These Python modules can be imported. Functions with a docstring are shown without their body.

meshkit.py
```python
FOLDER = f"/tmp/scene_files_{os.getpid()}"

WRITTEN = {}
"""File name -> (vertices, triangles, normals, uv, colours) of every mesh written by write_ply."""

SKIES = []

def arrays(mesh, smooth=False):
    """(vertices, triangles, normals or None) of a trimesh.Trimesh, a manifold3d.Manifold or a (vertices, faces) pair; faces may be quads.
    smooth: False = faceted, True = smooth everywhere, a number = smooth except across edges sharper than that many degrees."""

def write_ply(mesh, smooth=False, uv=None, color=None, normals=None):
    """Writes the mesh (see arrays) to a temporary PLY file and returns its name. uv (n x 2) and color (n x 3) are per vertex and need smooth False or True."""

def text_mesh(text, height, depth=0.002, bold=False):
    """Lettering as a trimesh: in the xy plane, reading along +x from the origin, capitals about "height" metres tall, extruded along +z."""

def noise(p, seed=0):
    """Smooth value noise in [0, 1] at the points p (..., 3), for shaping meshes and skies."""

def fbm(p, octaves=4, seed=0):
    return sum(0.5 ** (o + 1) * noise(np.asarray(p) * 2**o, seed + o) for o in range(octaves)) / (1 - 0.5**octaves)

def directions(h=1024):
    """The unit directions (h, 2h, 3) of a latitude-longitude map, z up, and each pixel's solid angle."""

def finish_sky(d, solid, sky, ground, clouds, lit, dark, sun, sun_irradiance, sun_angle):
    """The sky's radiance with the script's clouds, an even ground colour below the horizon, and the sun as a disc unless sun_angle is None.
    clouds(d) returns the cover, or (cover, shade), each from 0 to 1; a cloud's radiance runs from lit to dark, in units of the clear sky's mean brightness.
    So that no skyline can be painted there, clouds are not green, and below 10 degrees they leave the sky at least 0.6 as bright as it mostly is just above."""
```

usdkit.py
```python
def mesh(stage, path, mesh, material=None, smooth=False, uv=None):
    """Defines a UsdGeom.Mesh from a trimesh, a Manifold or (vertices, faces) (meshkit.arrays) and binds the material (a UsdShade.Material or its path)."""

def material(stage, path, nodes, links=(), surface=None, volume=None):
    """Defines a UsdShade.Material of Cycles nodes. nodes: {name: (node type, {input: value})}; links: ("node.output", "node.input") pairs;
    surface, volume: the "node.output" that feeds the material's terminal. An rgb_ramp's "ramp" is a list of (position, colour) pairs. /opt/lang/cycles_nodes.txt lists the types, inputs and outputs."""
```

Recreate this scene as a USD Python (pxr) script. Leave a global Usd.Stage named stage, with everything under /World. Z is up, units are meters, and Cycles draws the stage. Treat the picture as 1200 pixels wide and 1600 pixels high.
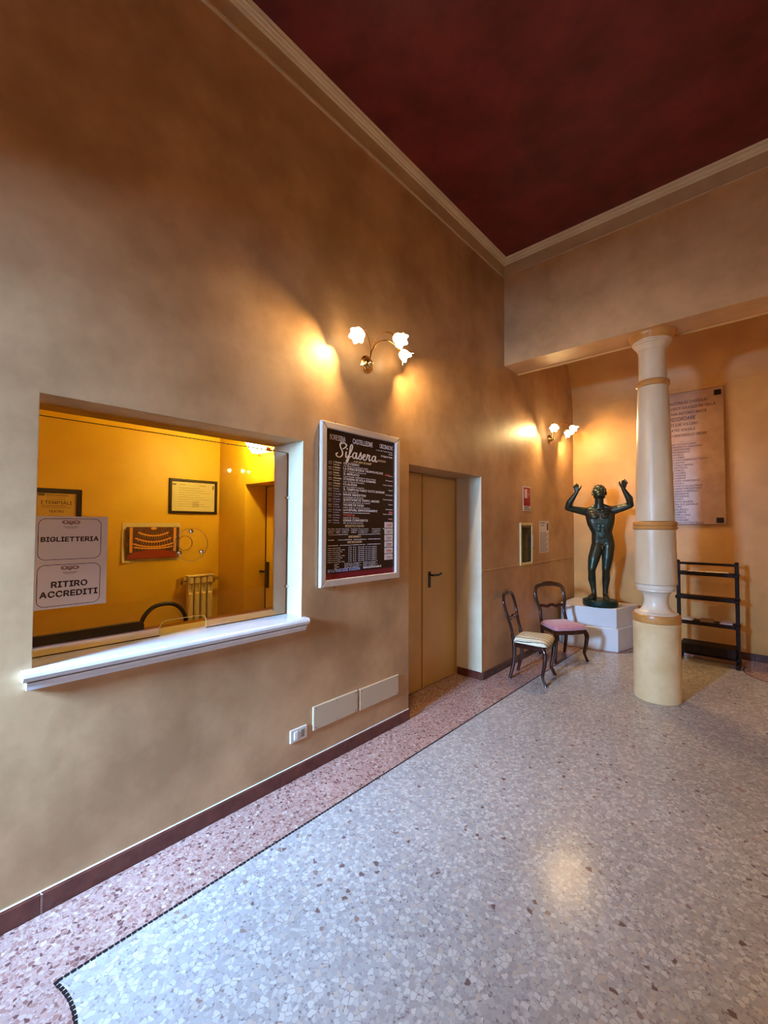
import math, random
import numpy as np, trimesh, manifold3d as m3
from shapely.geometry import Polygon, Point, LineString, box as sbox
from shapely.ops import unary_union
from shapely import affinity
import usdkit, meshkit
from pxr import Usd, UsdGeom, UsdLux, UsdShade, Gf, Sdf

stage = Usd.Stage.CreateInMemory()
UsdGeom.SetStageUpAxis(stage, UsdGeom.Tokens.z)
UsdGeom.SetStageMetersPerUnit(stage, 1.0)
UsdGeom.Xform.Define(stage, '/World'); UsdGeom.Scope.Define(stage, '/World/Looks')
random.seed(4); rng = np.random.default_rng(4)

# ------------------------------------------------------------ camera
YAW, PITCH, ROLL, FPX = math.radians(42.514), math.radians(1.785), math.radians(0.2407), 664.0
EYE = np.array([2.187, 0.0, 1.55])
fw = np.array([-math.sin(YAW)*math.cos(PITCH), math.cos(YAW)*math.cos(PITCH), math.sin(PITCH)])
rt = np.cross(fw, [0, 0, 1]); rt /= np.linalg.norm(rt); up = np.cross(rt, fw)
rt, up = math.cos(ROLL)*rt + math.sin(ROLL)*up, -math.sin(ROLL)*rt + math.cos(ROLL)*up
cam = UsdGeom.Camera.Define(stage, '/World/camera')
cam.AddTransformOp().Set(Gf.Matrix4d(*rt, 0, *up, 0, *(-fw), 0, *EYE, 1))
cam.CreateHorizontalApertureAttr(24.0); cam.CreateVerticalApertureAttr(32.0)
cam.CreateFocalLengthAttr(24.0*FPX/1200.0); cam.CreateClippingRangeAttr(Gf.Vec2f(0.02, 100))
cam.CreateExposureAttr(0.20)

# ------------------------------------------------------------ light
DAY, DAY2, BULB, BOOTH = 455.0, 1.2, 125.0, 48.0
def rect_light(name, c, w, h, rot, color, power):
    L = UsdLux.RectLight.Define(stage, '/World/' + name)
    L.CreateWidthAttr(w); L.CreateHeightAttr(h); L.CreateIntensityAttr(power); L.CreateColorAttr(Gf.Vec3f(*color))
    L.AddTranslateOp().Set(Gf.Vec3d(*c)); L.AddRotateXYZOp().Set(Gf.Vec3f(*rot))
# sky light over the street, coming down through the glazed doors behind the photographer (a rect light shines along its -z)
rect_light('street_daylight', (0.85, -3.2, 3.05), 1.6, 2.1, (90, 0, 0), (0.31, 0.58, 1.0), DAY)
rect_light('street_daylight_001', (4.3, -2.05, 1.28), 1.5, 2.3, (90, 0, 0), (0.80, 0.88, 1.0), DAY2)

# ------------------------------------------------------------ materials
LK = '/World/Looks/'
def hexc(r, g, b):
    f = lambda c: (c/255/12.92 if c/255 <= 0.04045 else ((c/255+0.055)/1.055)**2.4)
    return (f(r), f(g), f(b))
def mat(name, col, rough=0.5, col2=None, nscale=3.0, ramp=(0.35, 0.65), bump=0.0, bscale=40.0, metal=0.0, coat=0.0, spec=0.5, detail=4.0, stretch=None, **extra):
    n = {'p': ('principled_bsdf', dict(base_color=col, roughness=rough, metallic=metal, coat_weight=coat, specular_ior_level=spec, **extra))}
    l = []
    if col2 is not None or bump:
        n['g'] = ('geometry', {}); src = 'g.position'
        if stretch:
            n['mp'] = ('mapping', {'scale': stretch}); l.append(('g.position', 'mp.vector')); src = 'mp.vector'
    if col2 is not None:
        n['n'] = ('noise_texture', dict(scale=nscale, detail=detail, roughness=0.6))
        n['r'] = ('rgb_ramp', {'ramp': [(ramp[0], col), (ramp[1], col2)]})
        l += [(src, 'n.vector'), ('n.fac', 'r.fac'), ('r.color', 'p.base_color')]
    if bump:
        n['bn'] = ('noise_texture', dict(scale=bscale, detail=3.0)); n['b'] = ('bump', dict(strength=bump, distance=0.01))
        l += [(src, 'bn.vector'), ('bn.fac', 'b.height'), ('b.normal', 'p.normal')]
    return usdkit.material(stage, LK + name, n, l, surface='p.BSDF')
def emit(name, col, s):
    return usdkit.material(stage, LK + name, {'e': ('emission', dict(color=col, strength=s))}, [], surface='e.emission')
def terrazzo(name, chips, fine, matrix, scale, rough, keep):
    """large chips over a bed of fine chips over the binder, both from cell noise on the floor plane"""
    n = {'g': ('geometry', {}), 'wn': ('noise_texture', dict(scale=70.0, detail=2.0)), 'wm': ('mix_vector', dict(fac=0.010)),
         'p': ('principled_bsdf', dict(roughness=rough, specular_ior_level=0.17)),
         'ns': ('noise_texture', dict(scale=1.7, detail=3.0)), 'nr': ('map_range', dict(from_min=0.3, from_max=0.7, to_min=0.88, to_max=1.04, clamp=True)), 'mul': ('mix_color', dict(blend_type='multiply', fac=1.0)),
         'm1': ('mix_color', {}), 'm2': ('mix_color', dict(a=matrix))}
    l = [('g.position', 'wn.vector'), ('g.position', 'wm.a'), ('wn.color', 'wm.b'), ('g.position', 'ns.vector'), ('ns.fac', 'nr.value')]
    for k, sc, rp, kp, e0, e1 in (('1', scale, chips, keep, 0.05, 0.13), ('2', scale*2.1, fine, 0.22, 0.03, 0.16)):
        n.update({'v'+k: ('voronoi_texture', dict(dimensions='2D', scale=sc)), 'e'+k: ('voronoi_texture', dict(dimensions='2D', feature='distance_to_edge', scale=sc)),
                  's'+k: ('separate_color', {}), 'r'+k: ('rgb_ramp', dict(ramp=rp, interpolate=False)), 'q'+k: ('map_range', dict(range_type='smoothstep', from_min=e0, from_max=e1, clamp=True)),
                  'b'+k: ('math', dict(math_type='greater_than', value2=kp)), 'u'+k: ('math', dict(math_type='multiply'))})
        l += [('wm.result', 'v%s.vector' % k), ('wm.result', 'e%s.vector' % k), ('v%s.color' % k, 's%s.color' % k), ('s%s.r' % k, 'r%s.fac' % k), ('s%s.g' % k, 'b%s.value1' % k), ('e%s.distance' % k, 'q%s.value' % k),
              ('q%s.result' % k, 'u%s.value1' % k), ('b%s.value' % k, 'u%s.value2' % k), ('u%s.value' % k, 'm%s.fac' % k), ('r%s.color' % k, 'm%s.b' % k)]
    l += [('m2.result', 'm1.a'), ('m1.result', 'mul.a'), ('nr.result', 'mul.b'), ('mul.result', 'p.base_color')]
    return usdkit.material(stage, LK + name, n, l, surface='p.BSDF')
def pane_mat(name, tint=(1, 1, 1)):
    n = {'t': ('transparent_bsdf', dict(color=tint)), 'gl': ('glossy_bsdf', dict(color=(1, 1, 1), roughness=0.0)), 'f': ('fresnel', dict(IOR=1.45)), 'm': ('mix_closure', {})}
    return usdkit.material(stage, LK + name, n, [('f.fac', 'm.fac'), ('t.BSDF', 'm.closure1'), ('gl.BSDF', 'm.closure2')], surface='m.closure')

PLASTER = mat('plaster', hexc(206, 164, 120), 0.45, hexc(172, 132, 92), 1.8, (0.38, 0.64), bump=0.12, bscale=9.0, detail=10.0)
PLASTER_BACK = mat('plaster_waxed', hexc(214, 162, 94), 0.40, hexc(196, 142, 76), 2.2, (0.3, 0.7), spec=0.3, bump=0.08, bscale=6.0, detail=6.0)
REVEAL = mat('reveal_cream', hexc(220, 208, 180), 0.5, hexc(208, 194, 162), 3.0, bump=0.05)
BOOTHP = mat('booth_yellow', hexc(234, 190, 40), 0.5, hexc(224, 174, 30), 1.5, bump=0.08, bscale=14)
CEIL = mat('ceiling_red', hexc(130, 46, 44), 0.42, hexc(100, 30, 32), 3.2, (0.36, 0.66), bump=0.10, bscale=14.0, detail=8.0)
STUCCO = mat('cornice_cream', hexc(240, 224, 192), 0.5, hexc(230, 212, 176), 4.0)
CORN_LOW = mat('cornice_tan', hexc(214, 186, 148), 0.5, hexc(200, 170, 132), 4.0)
BEAMP = mat('beam_plaster', hexc(222, 176, 126), 0.45, hexc(194, 150, 102), 2.4, (0.36, 0.66), bump=0.10, bscale=8.0, detail=8.0)
CHIP = [(0.0, hexc(189, 184, 180)), (0.28, hexc(174, 169, 167)), (0.50, hexc(199, 194, 189)), (0.72, hexc(167, 158, 154)), (0.88, hexc(186, 172, 161)), (0.982, hexc(119, 96, 91)), (0.990, hexc(148, 124, 113))]
FINE = [(0.0, hexc(172, 165, 161)), (0.35, hexc(154, 146, 145)), (0.65, hexc(184, 176, 171)), (0.92, hexc(139, 124, 119))]
CHIPR = [(0.0, hexc(156, 113, 102)), (0.22, hexc(176, 139, 128)), (0.48, hexc(135, 93, 85)), (0.62, hexc(186, 158, 146)), (0.84, hexc(109, 72, 68)), (0.955, hexc(197, 182, 172))]
FINER = [(0.0, hexc(176, 143, 132)), (0.4, hexc(148, 109, 100)), (0.7, hexc(189, 159, 148))]
TERR = terrazzo('terrazzo_white', CHIP, FINE, hexc(170, 164, 164), 50.0, 0.21, 0.30)
TERR_R = terrazzo('terrazzo_pink', CHIPR, FINER, hexc(168, 134, 126), 70.0, 0.22, 0.42)
REDM = mat('red_marble', hexc(112, 62, 50), 0.22, hexc(86, 42, 36), 14.0, (0.3, 0.7), detail=8)
DARKM = mat('brown_marble', hexc(92, 64, 56), 0.25, hexc(70, 46, 42), 12.0, detail=8)
WHITEM = mat('white_marble', hexc(232, 232, 232), 0.22, hexc(220, 221, 224), 5.0)
PLINTHM = mat('plinth_white', hexc(226, 226, 228), 0.3, hexc(216, 217, 220), 3.0)
CREAM = mat('column_cream', hexc(226, 204, 172), 0.36, hexc(218, 192, 156), 5.0, stretch=(1, 1, 0.5))
CREAMW = mat('column_ivory', hexc(232, 218, 198), 0.36, hexc(226, 208, 184), 5.0)
CREAMY = mat('column_straw', hexc(238, 208, 160), 0.36, hexc(224, 190, 138), 5.0)
OCHRE = mat('column_ochre', hexc(206, 146, 80), 0.32, hexc(192, 130, 66), 9.0)
BRONZE = mat('bronze', hexc(62, 54, 40), 0.34, hexc(46, 66, 54), 4.0, (0.38, 0.7), metal=0.5, bump=0.25, bscale=45.0)
BRONZE_G = mat('bronze_green', hexc(34, 62, 54), 0.38, hexc(24, 40, 34), 12.0, metal=0.45, bump=0.3, bscale=35.0)
MAHOG = mat('mahogany', hexc(58, 26, 20), 0.18, hexc(38, 16, 14), 9.0, coat=0.5, stretch=(1, 1, 0.3))
RACKW = mat('rack_wood', hexc(44, 28, 22), 0.55, hexc(32, 20, 16), 12.0, spec=0.15)
PINKF = mat('pink_velvet', hexc(196, 138, 148), 0.75, hexc(184, 124, 136), 30.0, sheen_weight=0.4)
DOORM = mat('door_ochre', hexc(204, 162, 96), 0.42, hexc(196, 152, 86), 2.0)
DOORF = mat('door_frame_ochre', hexc(192, 150, 88), 0.45)
BLACK = mat('black_plastic', hexc(22, 20, 20), 0.35)
BLACKW = mat('black_lacquer', hexc(24, 20, 18), 0.25)
BRASS = mat('brass', (0.80, 0.50, 0.18), 0.18, metal=1.0)
CHROME = mat('chrome', (0.75, 0.75, 0.75), 0.15, metal=1.0)
ALU = mat('aluminium', hexc(212, 194, 178), 0.35, metal=0.15)
PAPER = mat('paper_white', hexc(228, 222, 220), 0.6)
PAPER2 = mat('paper_cream', hexc(214, 196, 140), 0.6)
PAPER_P = mat('paper_pinkish', hexc(228, 208, 198), 0.6)
INK = mat('ink_brown', hexc(62, 32, 32), 0.6)
INKL = mat('ink_pale', hexc(160, 118, 112), 0.6)
POSTER_BG = mat('poster_black', hexc(30, 20, 20), 0.22, coat=0.4)
POSTER_RED = mat('poster_crimson', hexc(120, 24, 46), 0.25, coat=0.4)
PRINT_W = mat('print_white', hexc(226, 216, 214), 0.4)
PRINT_P = mat('print_pink', hexc(232, 196, 196), 0.4)
PRINT_R = mat('print_red', hexc(200, 84, 78), 0.4)
PRINT_B = mat('print_blue', hexc(170, 176, 226), 0.4)
PRINT_G = mat('print_gold', hexc(206, 176, 128), 0.4)
PLAQUE = mat('plaque_stone', hexc(180, 140, 112), 0.34, hexc(164, 122, 96), 7.0, detail=8)
PLAQUE_INK = mat('plaque_letter', hexc(64, 20, 22), 0.5)
SIGNRED = mat('sign_red', hexc(166, 34, 34), 0.35)
GREEN_INK = mat('sign_green', hexc(60, 72, 48), 0.5)
PICT = mat('picture_dark', hexc(34, 30, 22), 0.25, hexc(70, 66, 26), 7.0, (0.42, 0.66), detail=6)
RADIA = mat('radiator_paint', hexc(232, 214, 160), 0.35)
WOODD = mat('desk_wood', hexc(156, 96, 40), 0.3, hexc(126, 74, 28), 6.0, stretch=(1.0, 0.15, 1))
PLASTIC_W = mat('white_plastic', hexc(222, 216, 206), 0.35)
VENT = mat('cover_plate', hexc(200, 178, 148), 0.45)
STRIPE_D = mat('stripe_dark', hexc(44, 38, 34), 0.7)
GLASS = pane_mat('clear_glass')
STREETGLASS = pane_mat('street_glass')
SHADE = emit('lit_flower_glass', (1.0, 0.74, 0.38), 14.0)
BOOTHSHADE = emit('lit_booth_shade', (1.0, 0.86, 0.45), 5.5)
def stripes_mat():
    n = {'t': ('geometry', {}), 'tc': ('texture_coordinate', {}), 'sx': ('separate_xyz', {}), 'yz': ('math', dict(math_type='add')), 'nz': ('noise_texture', dict(scale=9.0, detail=1.0)), 'a': ('math', dict(math_type='multiply_add', value2=0.022)),
         'm': ('math', dict(math_type='multiply', value2=15.0)), 'f': ('math', dict(math_type='fraction')),
         'r': ('rgb_ramp', dict(ramp=[(0, hexc(232, 220, 186)), (0.36, hexc(36, 32, 30)), (0.52, hexc(236, 228, 206)), (0.70, hexc(150, 140, 108)), (0.80, hexc(228, 214, 178))], interpolate=False)),
         'p': ('principled_bsdf', dict(roughness=0.7))}
    return usdkit.material(stage, LK + 'striped_satin', n, [('tc.object', 'sx.vector'), ('tc.object', 'nz.vector'), ('nz.fac', 'a.value1'), ('sx.y', 'yz.value1'), ('sx.z', 'yz.value2'), ('yz.value', 'a.value3'), ('a.value', 'm.value1'), ('m.value', 'f.value1'), ('f.value', 'r.fac'), ('r.color', 'p.base_color')], surface='p.BSDF')
STRIPE = stripes_mat()

# ------------------------------------------------------------ helpers
used = {}
def numbered(parent, name):
    k = used.get((parent, name), 0); used[(parent, name)] = k + 1
    return name if k == 0 else '%s_%03d' % (name, k)
def pth(parent): return str(parent.GetPath()) if parent is not None else '/World'
def obj(name, mesh, material, parent=None, smooth=30, label=None):
    pp = pth(parent); path = pp + '/' + numbered(pp, name)
    p = usdkit.mesh(stage, path, mesh, material, smooth=smooth).GetPrim()
    if label: p.SetCustomDataByKey('label', label)
    return p
def thing(name, label, cat, loc=(0, 0, 0), rotz=0.0, group=None):
    x = UsdGeom.Xform.Define(stage, '/World/' + numbered('/World', name))
    x.AddTranslateOp().Set(Gf.Vec3d(*map(float, loc)))
    if rotz: x.AddRotateZOp().Set(float(rotz))
    o = x.GetPrim()
    if label: o.SetCustomDataByKey('label', label); o.SetCustomDataByKey('category', cat)
    if group: o.SetCustomDataByKey('group', group)
    return o
def tag(o, label, cat, group=None):
    o.SetCustomDataByKey('label', label); o.SetCustomDataByKey('category', cat)
    if group: o.SetCustomDataByKey('group', group)
    return o
def structure(name, label=None, loc=(0, 0, 0)):
    o = thing(name, None, None, loc); o.SetCustomDataByKey('kind', 'structure')
    if label: o.SetCustomDataByKey('label', label)
    return o
def struct(name, mesh, m, label=None, smooth=30):
    o = obj(name, mesh, m, None, smooth); o.SetCustomDataByKey('kind', 'structure')
    if label: o.SetCustomDataByKey('label', label)
    return o
def tm(v, f): return trimesh.Trimesh(np.asarray(v, float), np.asarray(f), process=False)
def cat(*ms): return trimesh.util.concatenate([m for m in ms if m is not None])
def bx(x0, x1, y0, y1, z0, z1):
    m = trimesh.creation.box((x1-x0, y1-y0, z1-z0)); m.apply_translation(((x0+x1)/2, (y0+y1)/2, (z0+z1)/2)); return m
def rbx(x0, x1, y0, y1, z0, z1, c=0.004):
    """box with chamfered edges"""
    c = min(c, (x1-x0)*.45, (y1-y0)*.45, (z1-z0)*.45)
    pts = []
    for X, sx in ((x0, 1), (x1, -1)):
        for Y, sy in ((y0, 1), (y1, -1)):
            for Z, sz in ((z0, 1), (z1, -1)):
                pts += [(X, Y+sy*c, Z+sz*c), (X+sx*c, Y, Z+sz*c), (X+sx*c, Y+sy*c, Z)]
    return trimesh.convex.convex_hull(np.array(pts))
def mbox(x0, x1, y0, y1, z0, z1):
    return m3.Manifold.cube((x1-x0, y1-y0, z1-z0)).translate((x0, y0, z0))
def mtm(m):
    a = m.to_mesh(); return tm(np.array(a.vert_properties)[:, :3], np.array(a.tri_verts))
def ext(poly, d):
    gs = getattr(poly, 'geoms', [poly])
    return cat(*[trimesh.creation.extrude_polygon(g, d, engine='earcut') for g in gs if g.area > 0])
ONX = np.array([[0, 0, 1, 0], [1, 0, 0, 0], [0, 1, 0, 0], [0, 0, 0, 1.]])     # drawing plane (right, up, out) -> wall facing +x
ONY = np.array([[1, 0, 0, 0], [0, 0, -1, 0], [0, 1, 0, 0], [0, 0, 0, 1.]])    # -> wall facing -y
ALONGX = np.array([[0, 0, 1, 0], [1, 0, 0, 0], [0, 1, 0, 0], [0, 0, 0, 1.]])  # profile (y,z) extruded along x
def T(m, M=None, t=None, s=None):
    m = m.copy()
    if s is not None: m.apply_scale(s)
    if M is not None: m.apply_transform(M)
    if t is not None: m.apply_translation(t)
    return m
def lathe(prof, n=64):
    return trimesh.creation.revolve(np.array(prof, float), sections=n)
def catmull(P, n=8, closed=False):
    P = np.asarray(P, float); out = []; N = len(P)
    for i in range(N if closed else N-1):
        if closed: a, b, c, d = P[i-1], P[i], P[(i+1) % N], P[(i+2) % N]
        else: a, b, c, d = P[max(i-1, 0)], P[i], P[i+1], P[min(i+2, N-1)]
        for k in range(n):
            t = k/n; out.append(0.5*((2*b)+(c-a)*t+(2*a-5*b+4*c-d)*t*t+(3*b-a-3*c+d)*t**3))
    if not closed: out.append(P[-1])
    return np.array(out)
def sweep(P, r, closed=False, k=12, ref=(0, 0, 1), shape=None):
    """tube along P; r: radius, (ra, rb) along (ref-ish, other) or a list per point"""
    P = np.asarray(P, float); N = len(P)
    Tn = np.gradient(P, axis=0) if not closed else np.roll(P, -1, 0)-np.roll(P, 1, 0)
    Tn /= np.linalg.norm(Tn, axis=1)[:, None]
    r = np.asarray(r, float)
    if r.ndim == 0: R = np.full((N, 2), float(r))
    elif r.ndim == 1 and len(r) == 2 and N != 2: R = np.tile(r, (N, 1))
    elif r.ndim == 1: R = np.stack([r, r], 1)
    else: R = r
    a = np.linspace(0, 2*np.pi, k, endpoint=False); V = []
    ref = np.asarray(ref, float); u = None
    for i in range(N):
        w = (ref if u is None else u); w = w-Tn[i]*(w@Tn[i])
        if np.linalg.norm(w) < 1e-6: w = np.cross(Tn[i], [1, 0.3, 0.2])
        u = w/np.linalg.norm(w) if u is not None or True else w
        v = np.cross(Tn[i], u)
        ca, sa = np.cos(a), np.sin(a)
        if shape == 'sq': m = np.maximum(abs(ca), abs(sa))**0.7; ca, sa = ca/m, sa/m
        V.append(P[i]+np.outer(ca*R[i, 0], u)+np.outer(sa*R[i, 1], v))
    V = np.concatenate(V); F = []
    for i in range(N if closed else N-1):
        j = (i+1) % N
        for q in range(k):
            s = (q+1) % k; F += [(i*k+q, i*k+s, j*k+s), (i*k+q, j*k+s, j*k+q)]
    if not closed:
        V = np.vstack([V, P[0], P[-1]]); c0, c1 = len(V)-2, len(V)-1
        for q in range(k):
            s = (q+1) % k; F += [(c0, s, q), (c1, (N-1)*k+q, (N-1)*k+s)]
    m = tm(V, F)
    if m.volume < 0: m.invert()
    return m
_tc = {}
def tmesh(t, bold):
    if (t, bold) not in _tc: _tc[t, bold] = meshkit.text_mesh(t, 1.0, 1.0, bold)
    return _tc[t, bold].copy()
def text(t, h, x=0.0, y=0.0, anchor='l', stretch=1.0, bold=False, depth=0.0006, shear=0.0):
    m = tmesh(t, bold); V = m.vertices; V[:, :2] *= h; V[:, 2] *= depth; V[:, 0] *= stretch; V[:, 0] += shear*V[:, 1]
    w0, w1 = V[:, 0].min(), V[:, 0].max()
    V[:, 0] += x-{'l': w0, 'c': (w0+w1)/2, 'r': w1}[anchor]; V[:, 1] += y
    m.vertices = V
    return m
def fit(t, h, x0, x1, y, bold=True, depth=0.0006):
    m = tmesh(t, bold); V = m.vertices; V[:, :2] *= h; V[:, 2] *= depth
    V[:, 0] = x0+(V[:, 0]-V[:, 0].min())*(x1-x0)/(np.ptp(V[:, 0])); V[:, 1] += y; m.vertices = V
    return m
def plate(x0, x1, y0, y1, d): return ext(sbox(x0, y0, x1, y1), d)
def framepoly(x0, x1, y0, y1, w): return sbox(x0, y0, x1, y1).difference(sbox(x0+w, y0+w, x1-w, y1-w))
def four_rails(x0, x1, y0, y1, w, d, bevel=0.003):
    """four mitred frame rails as separate meshes (top, bottom, left, right)"""
    out = []
    for pts in (((x0, y1), (x1, y1), (x1-w, y1-w), (x0+w, y1-w)), ((x0, y0), (x0+w, y0+w), (x1-w, y0+w), (x1, y0)),
                ((x0, y0), (x0, y1), (x0+w, y1-w), (x0+w, y0+w)), ((x1, y0), (x1-w, y0+w), (x1-w, y1-w), (x1, y1))):
        pg = Polygon(pts); out.append(trimesh.convex.convex_hull(np.array([(*p, 0) for p in pg.exterior.coords[:-1]]+[(*p, d-bevel) for p in pg.exterior.coords[:-1]]+[(*p, d) for p in pg.buffer(-bevel, join_style=2).exterior.coords[:-1]])))
    return out

# ------------------------------------------------------------ the setting
W, Y0, YB, ZC, TH = 7.0, -1.75, 6.55, 4.525, 0.32
WY0, WY1, WZ0, WZ1 = 0.313, 1.627, 0.93, 2.083          # ticket window opening
DY0, DY1, DZ = 2.685, 3.85, 2.05                          # door recess
wall = mbox(-TH, 0, Y0-0.2, YB+0.2, -0.1, ZC+0.15) - mbox(-1, 1, WY0, WY1, WZ0, WZ1) - mbox(-1, 1, DY0, DY1, -0.2, DZ)
struct('wall_left', mtm(wall), PLASTER, 'tall beige stucco wall with the ticket window and the recessed door')
struct('wall_back', bx(0, W, YB, YB+0.2, -0.1, 3.313), PLASTER_BACK, 'waxed orange stucco wall behind the statue')
struct('wall_right', bx(W, W+0.2, Y0-0.2, YB+0.2, -0.1, ZC+0.15), PLASTER)
fwl = mbox(0, W, Y0-0.2, Y0, -0.1, ZC+0.15) - mbox(0.05, 0.69, -3, 0, 0, 2.46) - mbox(3.5, 5.1, -3, 0, 0, 2.5)
struct('wall_front', mtm(fwl), PLASTER)
struct('ceiling', bx(0, W, Y0, 4.365, ZC, ZC+0.15), CEIL, 'dark wine red painted ceiling')
struct('beam', bx(0, W, 4.365, 4.70, 3.333, ZC+0.15), BEAMP, 'deep plastered beam carried by the column')
a = np.linspace(0, np.pi, 40); cy, cz, R = 5.625, 3.313, 0.925
vp = Polygon([(4.70, 3.313)]+[(cy-(R-0.006)*math.cos(t), cz+(R-0.006)*math.sin(t)) for t in a]+[(YB, 3.313), (YB+0.2, 3.313), (YB+0.2, ZC+0.15), (4.70, ZC+0.15)])
struct('ceiling_vault', T(trimesh.creation.extrude_polygon(vp.buffer(0), W, engine='earcut'), ALONGX), PLASTER_BACK, 'curved plaster vault behind the beam', smooth=20)

# floor: pale terrazzo panels with scalloped corners, pink border, black mosaic line
hall = sbox(0, Y0, W, YB)
def panel(x0, x1):
    p = sbox(x0, -0.15, x1, 6.22)
    for cx, cyy in ((x0+0.133, -0.02), (x1-0.133, -0.02), (x0+0.133, 6.09), (x1-0.133, 6.09)): p = p.difference(Point(cx, cyy).buffer(0.39, 48))
    return p
p1, p2 = panel(0.369, 2.44), panel(3.1, 6.63)
fl = structure('floor', 'polished terrazzo floor')
def slab(poly, z0=-0.1, z1=0.0): return T(ext(poly, z1-z0), t=(0, 0, z0))
obj('terrazzo_panel', slab(p1), TERR, fl, False, 'pale speckled terrazzo panel')
obj('terrazzo_panel', slab(p2), TERR, fl, False)
obj('terrazzo_border', slab(hall.difference(p1.buffer(0.004)).difference(p2.buffer(0.004))), TERR_R, fl, False, 'pink terrazzo border along the walls')
obj('threshold', slab(sbox(-0.36, DY0, -0.004, DY1)), TERR_R, fl, False)
obj('joint', slab(sbox(-0.004, DY0, 0, DY1), -0.1, -0.001), BLACK, fl, False)
tess = []
for p in (p1, p2):
    ring = p.exterior; L = ring.length; n = int(L/0.019)
    for k in range(n):
        a0, a1 = ring.interpolate(k*L/n), ring.interpolate((k+0.74)*L/n)
        if p is p2 and k % 3: continue
        seg = LineString([a0, a1]).buffer(0.0052+0.0012*rng.random(), cap_style=2)
        tess.append(trimesh.creation.extrude_polygon(seg, 0.0012, engine='earcut'))
obj('mosaic_line', cat(*tess), mat('mosaic_black', hexc(26, 24, 30), 0.3), fl, False).SetCustomDataByKey('kind', 'stuff')

# cornice
cprof = [(0, 4.328), (0.014, 4.328), (0.017, 4.338), (0.010, 4.346), (0.010, 4.470), (0.022, 4.478), (0.026, 4.488), (0.036, 4.492), (0.046, 4.502), (0.046, 4.512), (0.058, ZC), (0, ZC)]
def cornice_parts(o, place):
    lo = Polygon([(0, 4.328), (0.014, 4.328), (0.018, 4.337), (0.010, 4.346), (0.010, 4.46), (0, 4.46)])
    hi = Polygon([(0, 4.46), (0.012, 4.46), (0.020, 4.470), (0.022, 4.482), (0.030, 4.486), (0.038, 4.497), (0.046, 4.500), (0.048, 4.512), (0.058, ZC), (0, ZC)])
    obj('fascia', place(lo), CORN_LOW, o, 20); obj('moulding', place(hi), STUCCO, o, 20)
t1 = structure('trim_1', 'cream cornice along the top of the left wall')
XZ = np.array([[1, 0, 0, 0], [0, 0, -1, 0], [0, 1, 0, 0], [0, 0, 0, 1.]])
cornice_parts(t1, lambda pg: T(trimesh.creation.extrude_polygon(pg, 4.365-Y0, engine='earcut'), XZ, (0, 4.365, 0)))
t2 = structure('trim_2', 'cream cornice along the top of the beam')
cornice_parts(t2, lambda pg: T(trimesh.creation.extrude_polygon(affinity.scale(pg, -1, 1, origin=(0, 0)), W, engine='earcut'), ALONGX, (0, 4.365, 0)))
t3 = structure('trim_3'); YZ = 0
cornice_parts(t3, lambda pg: T(trimesh.creation.extrude_polygon(affinity.scale(pg, -1, 1, origin=(0, 0)), 4.365-Y0, engine='earcut'), XZ, (W, 4.365, 0)))

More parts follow.
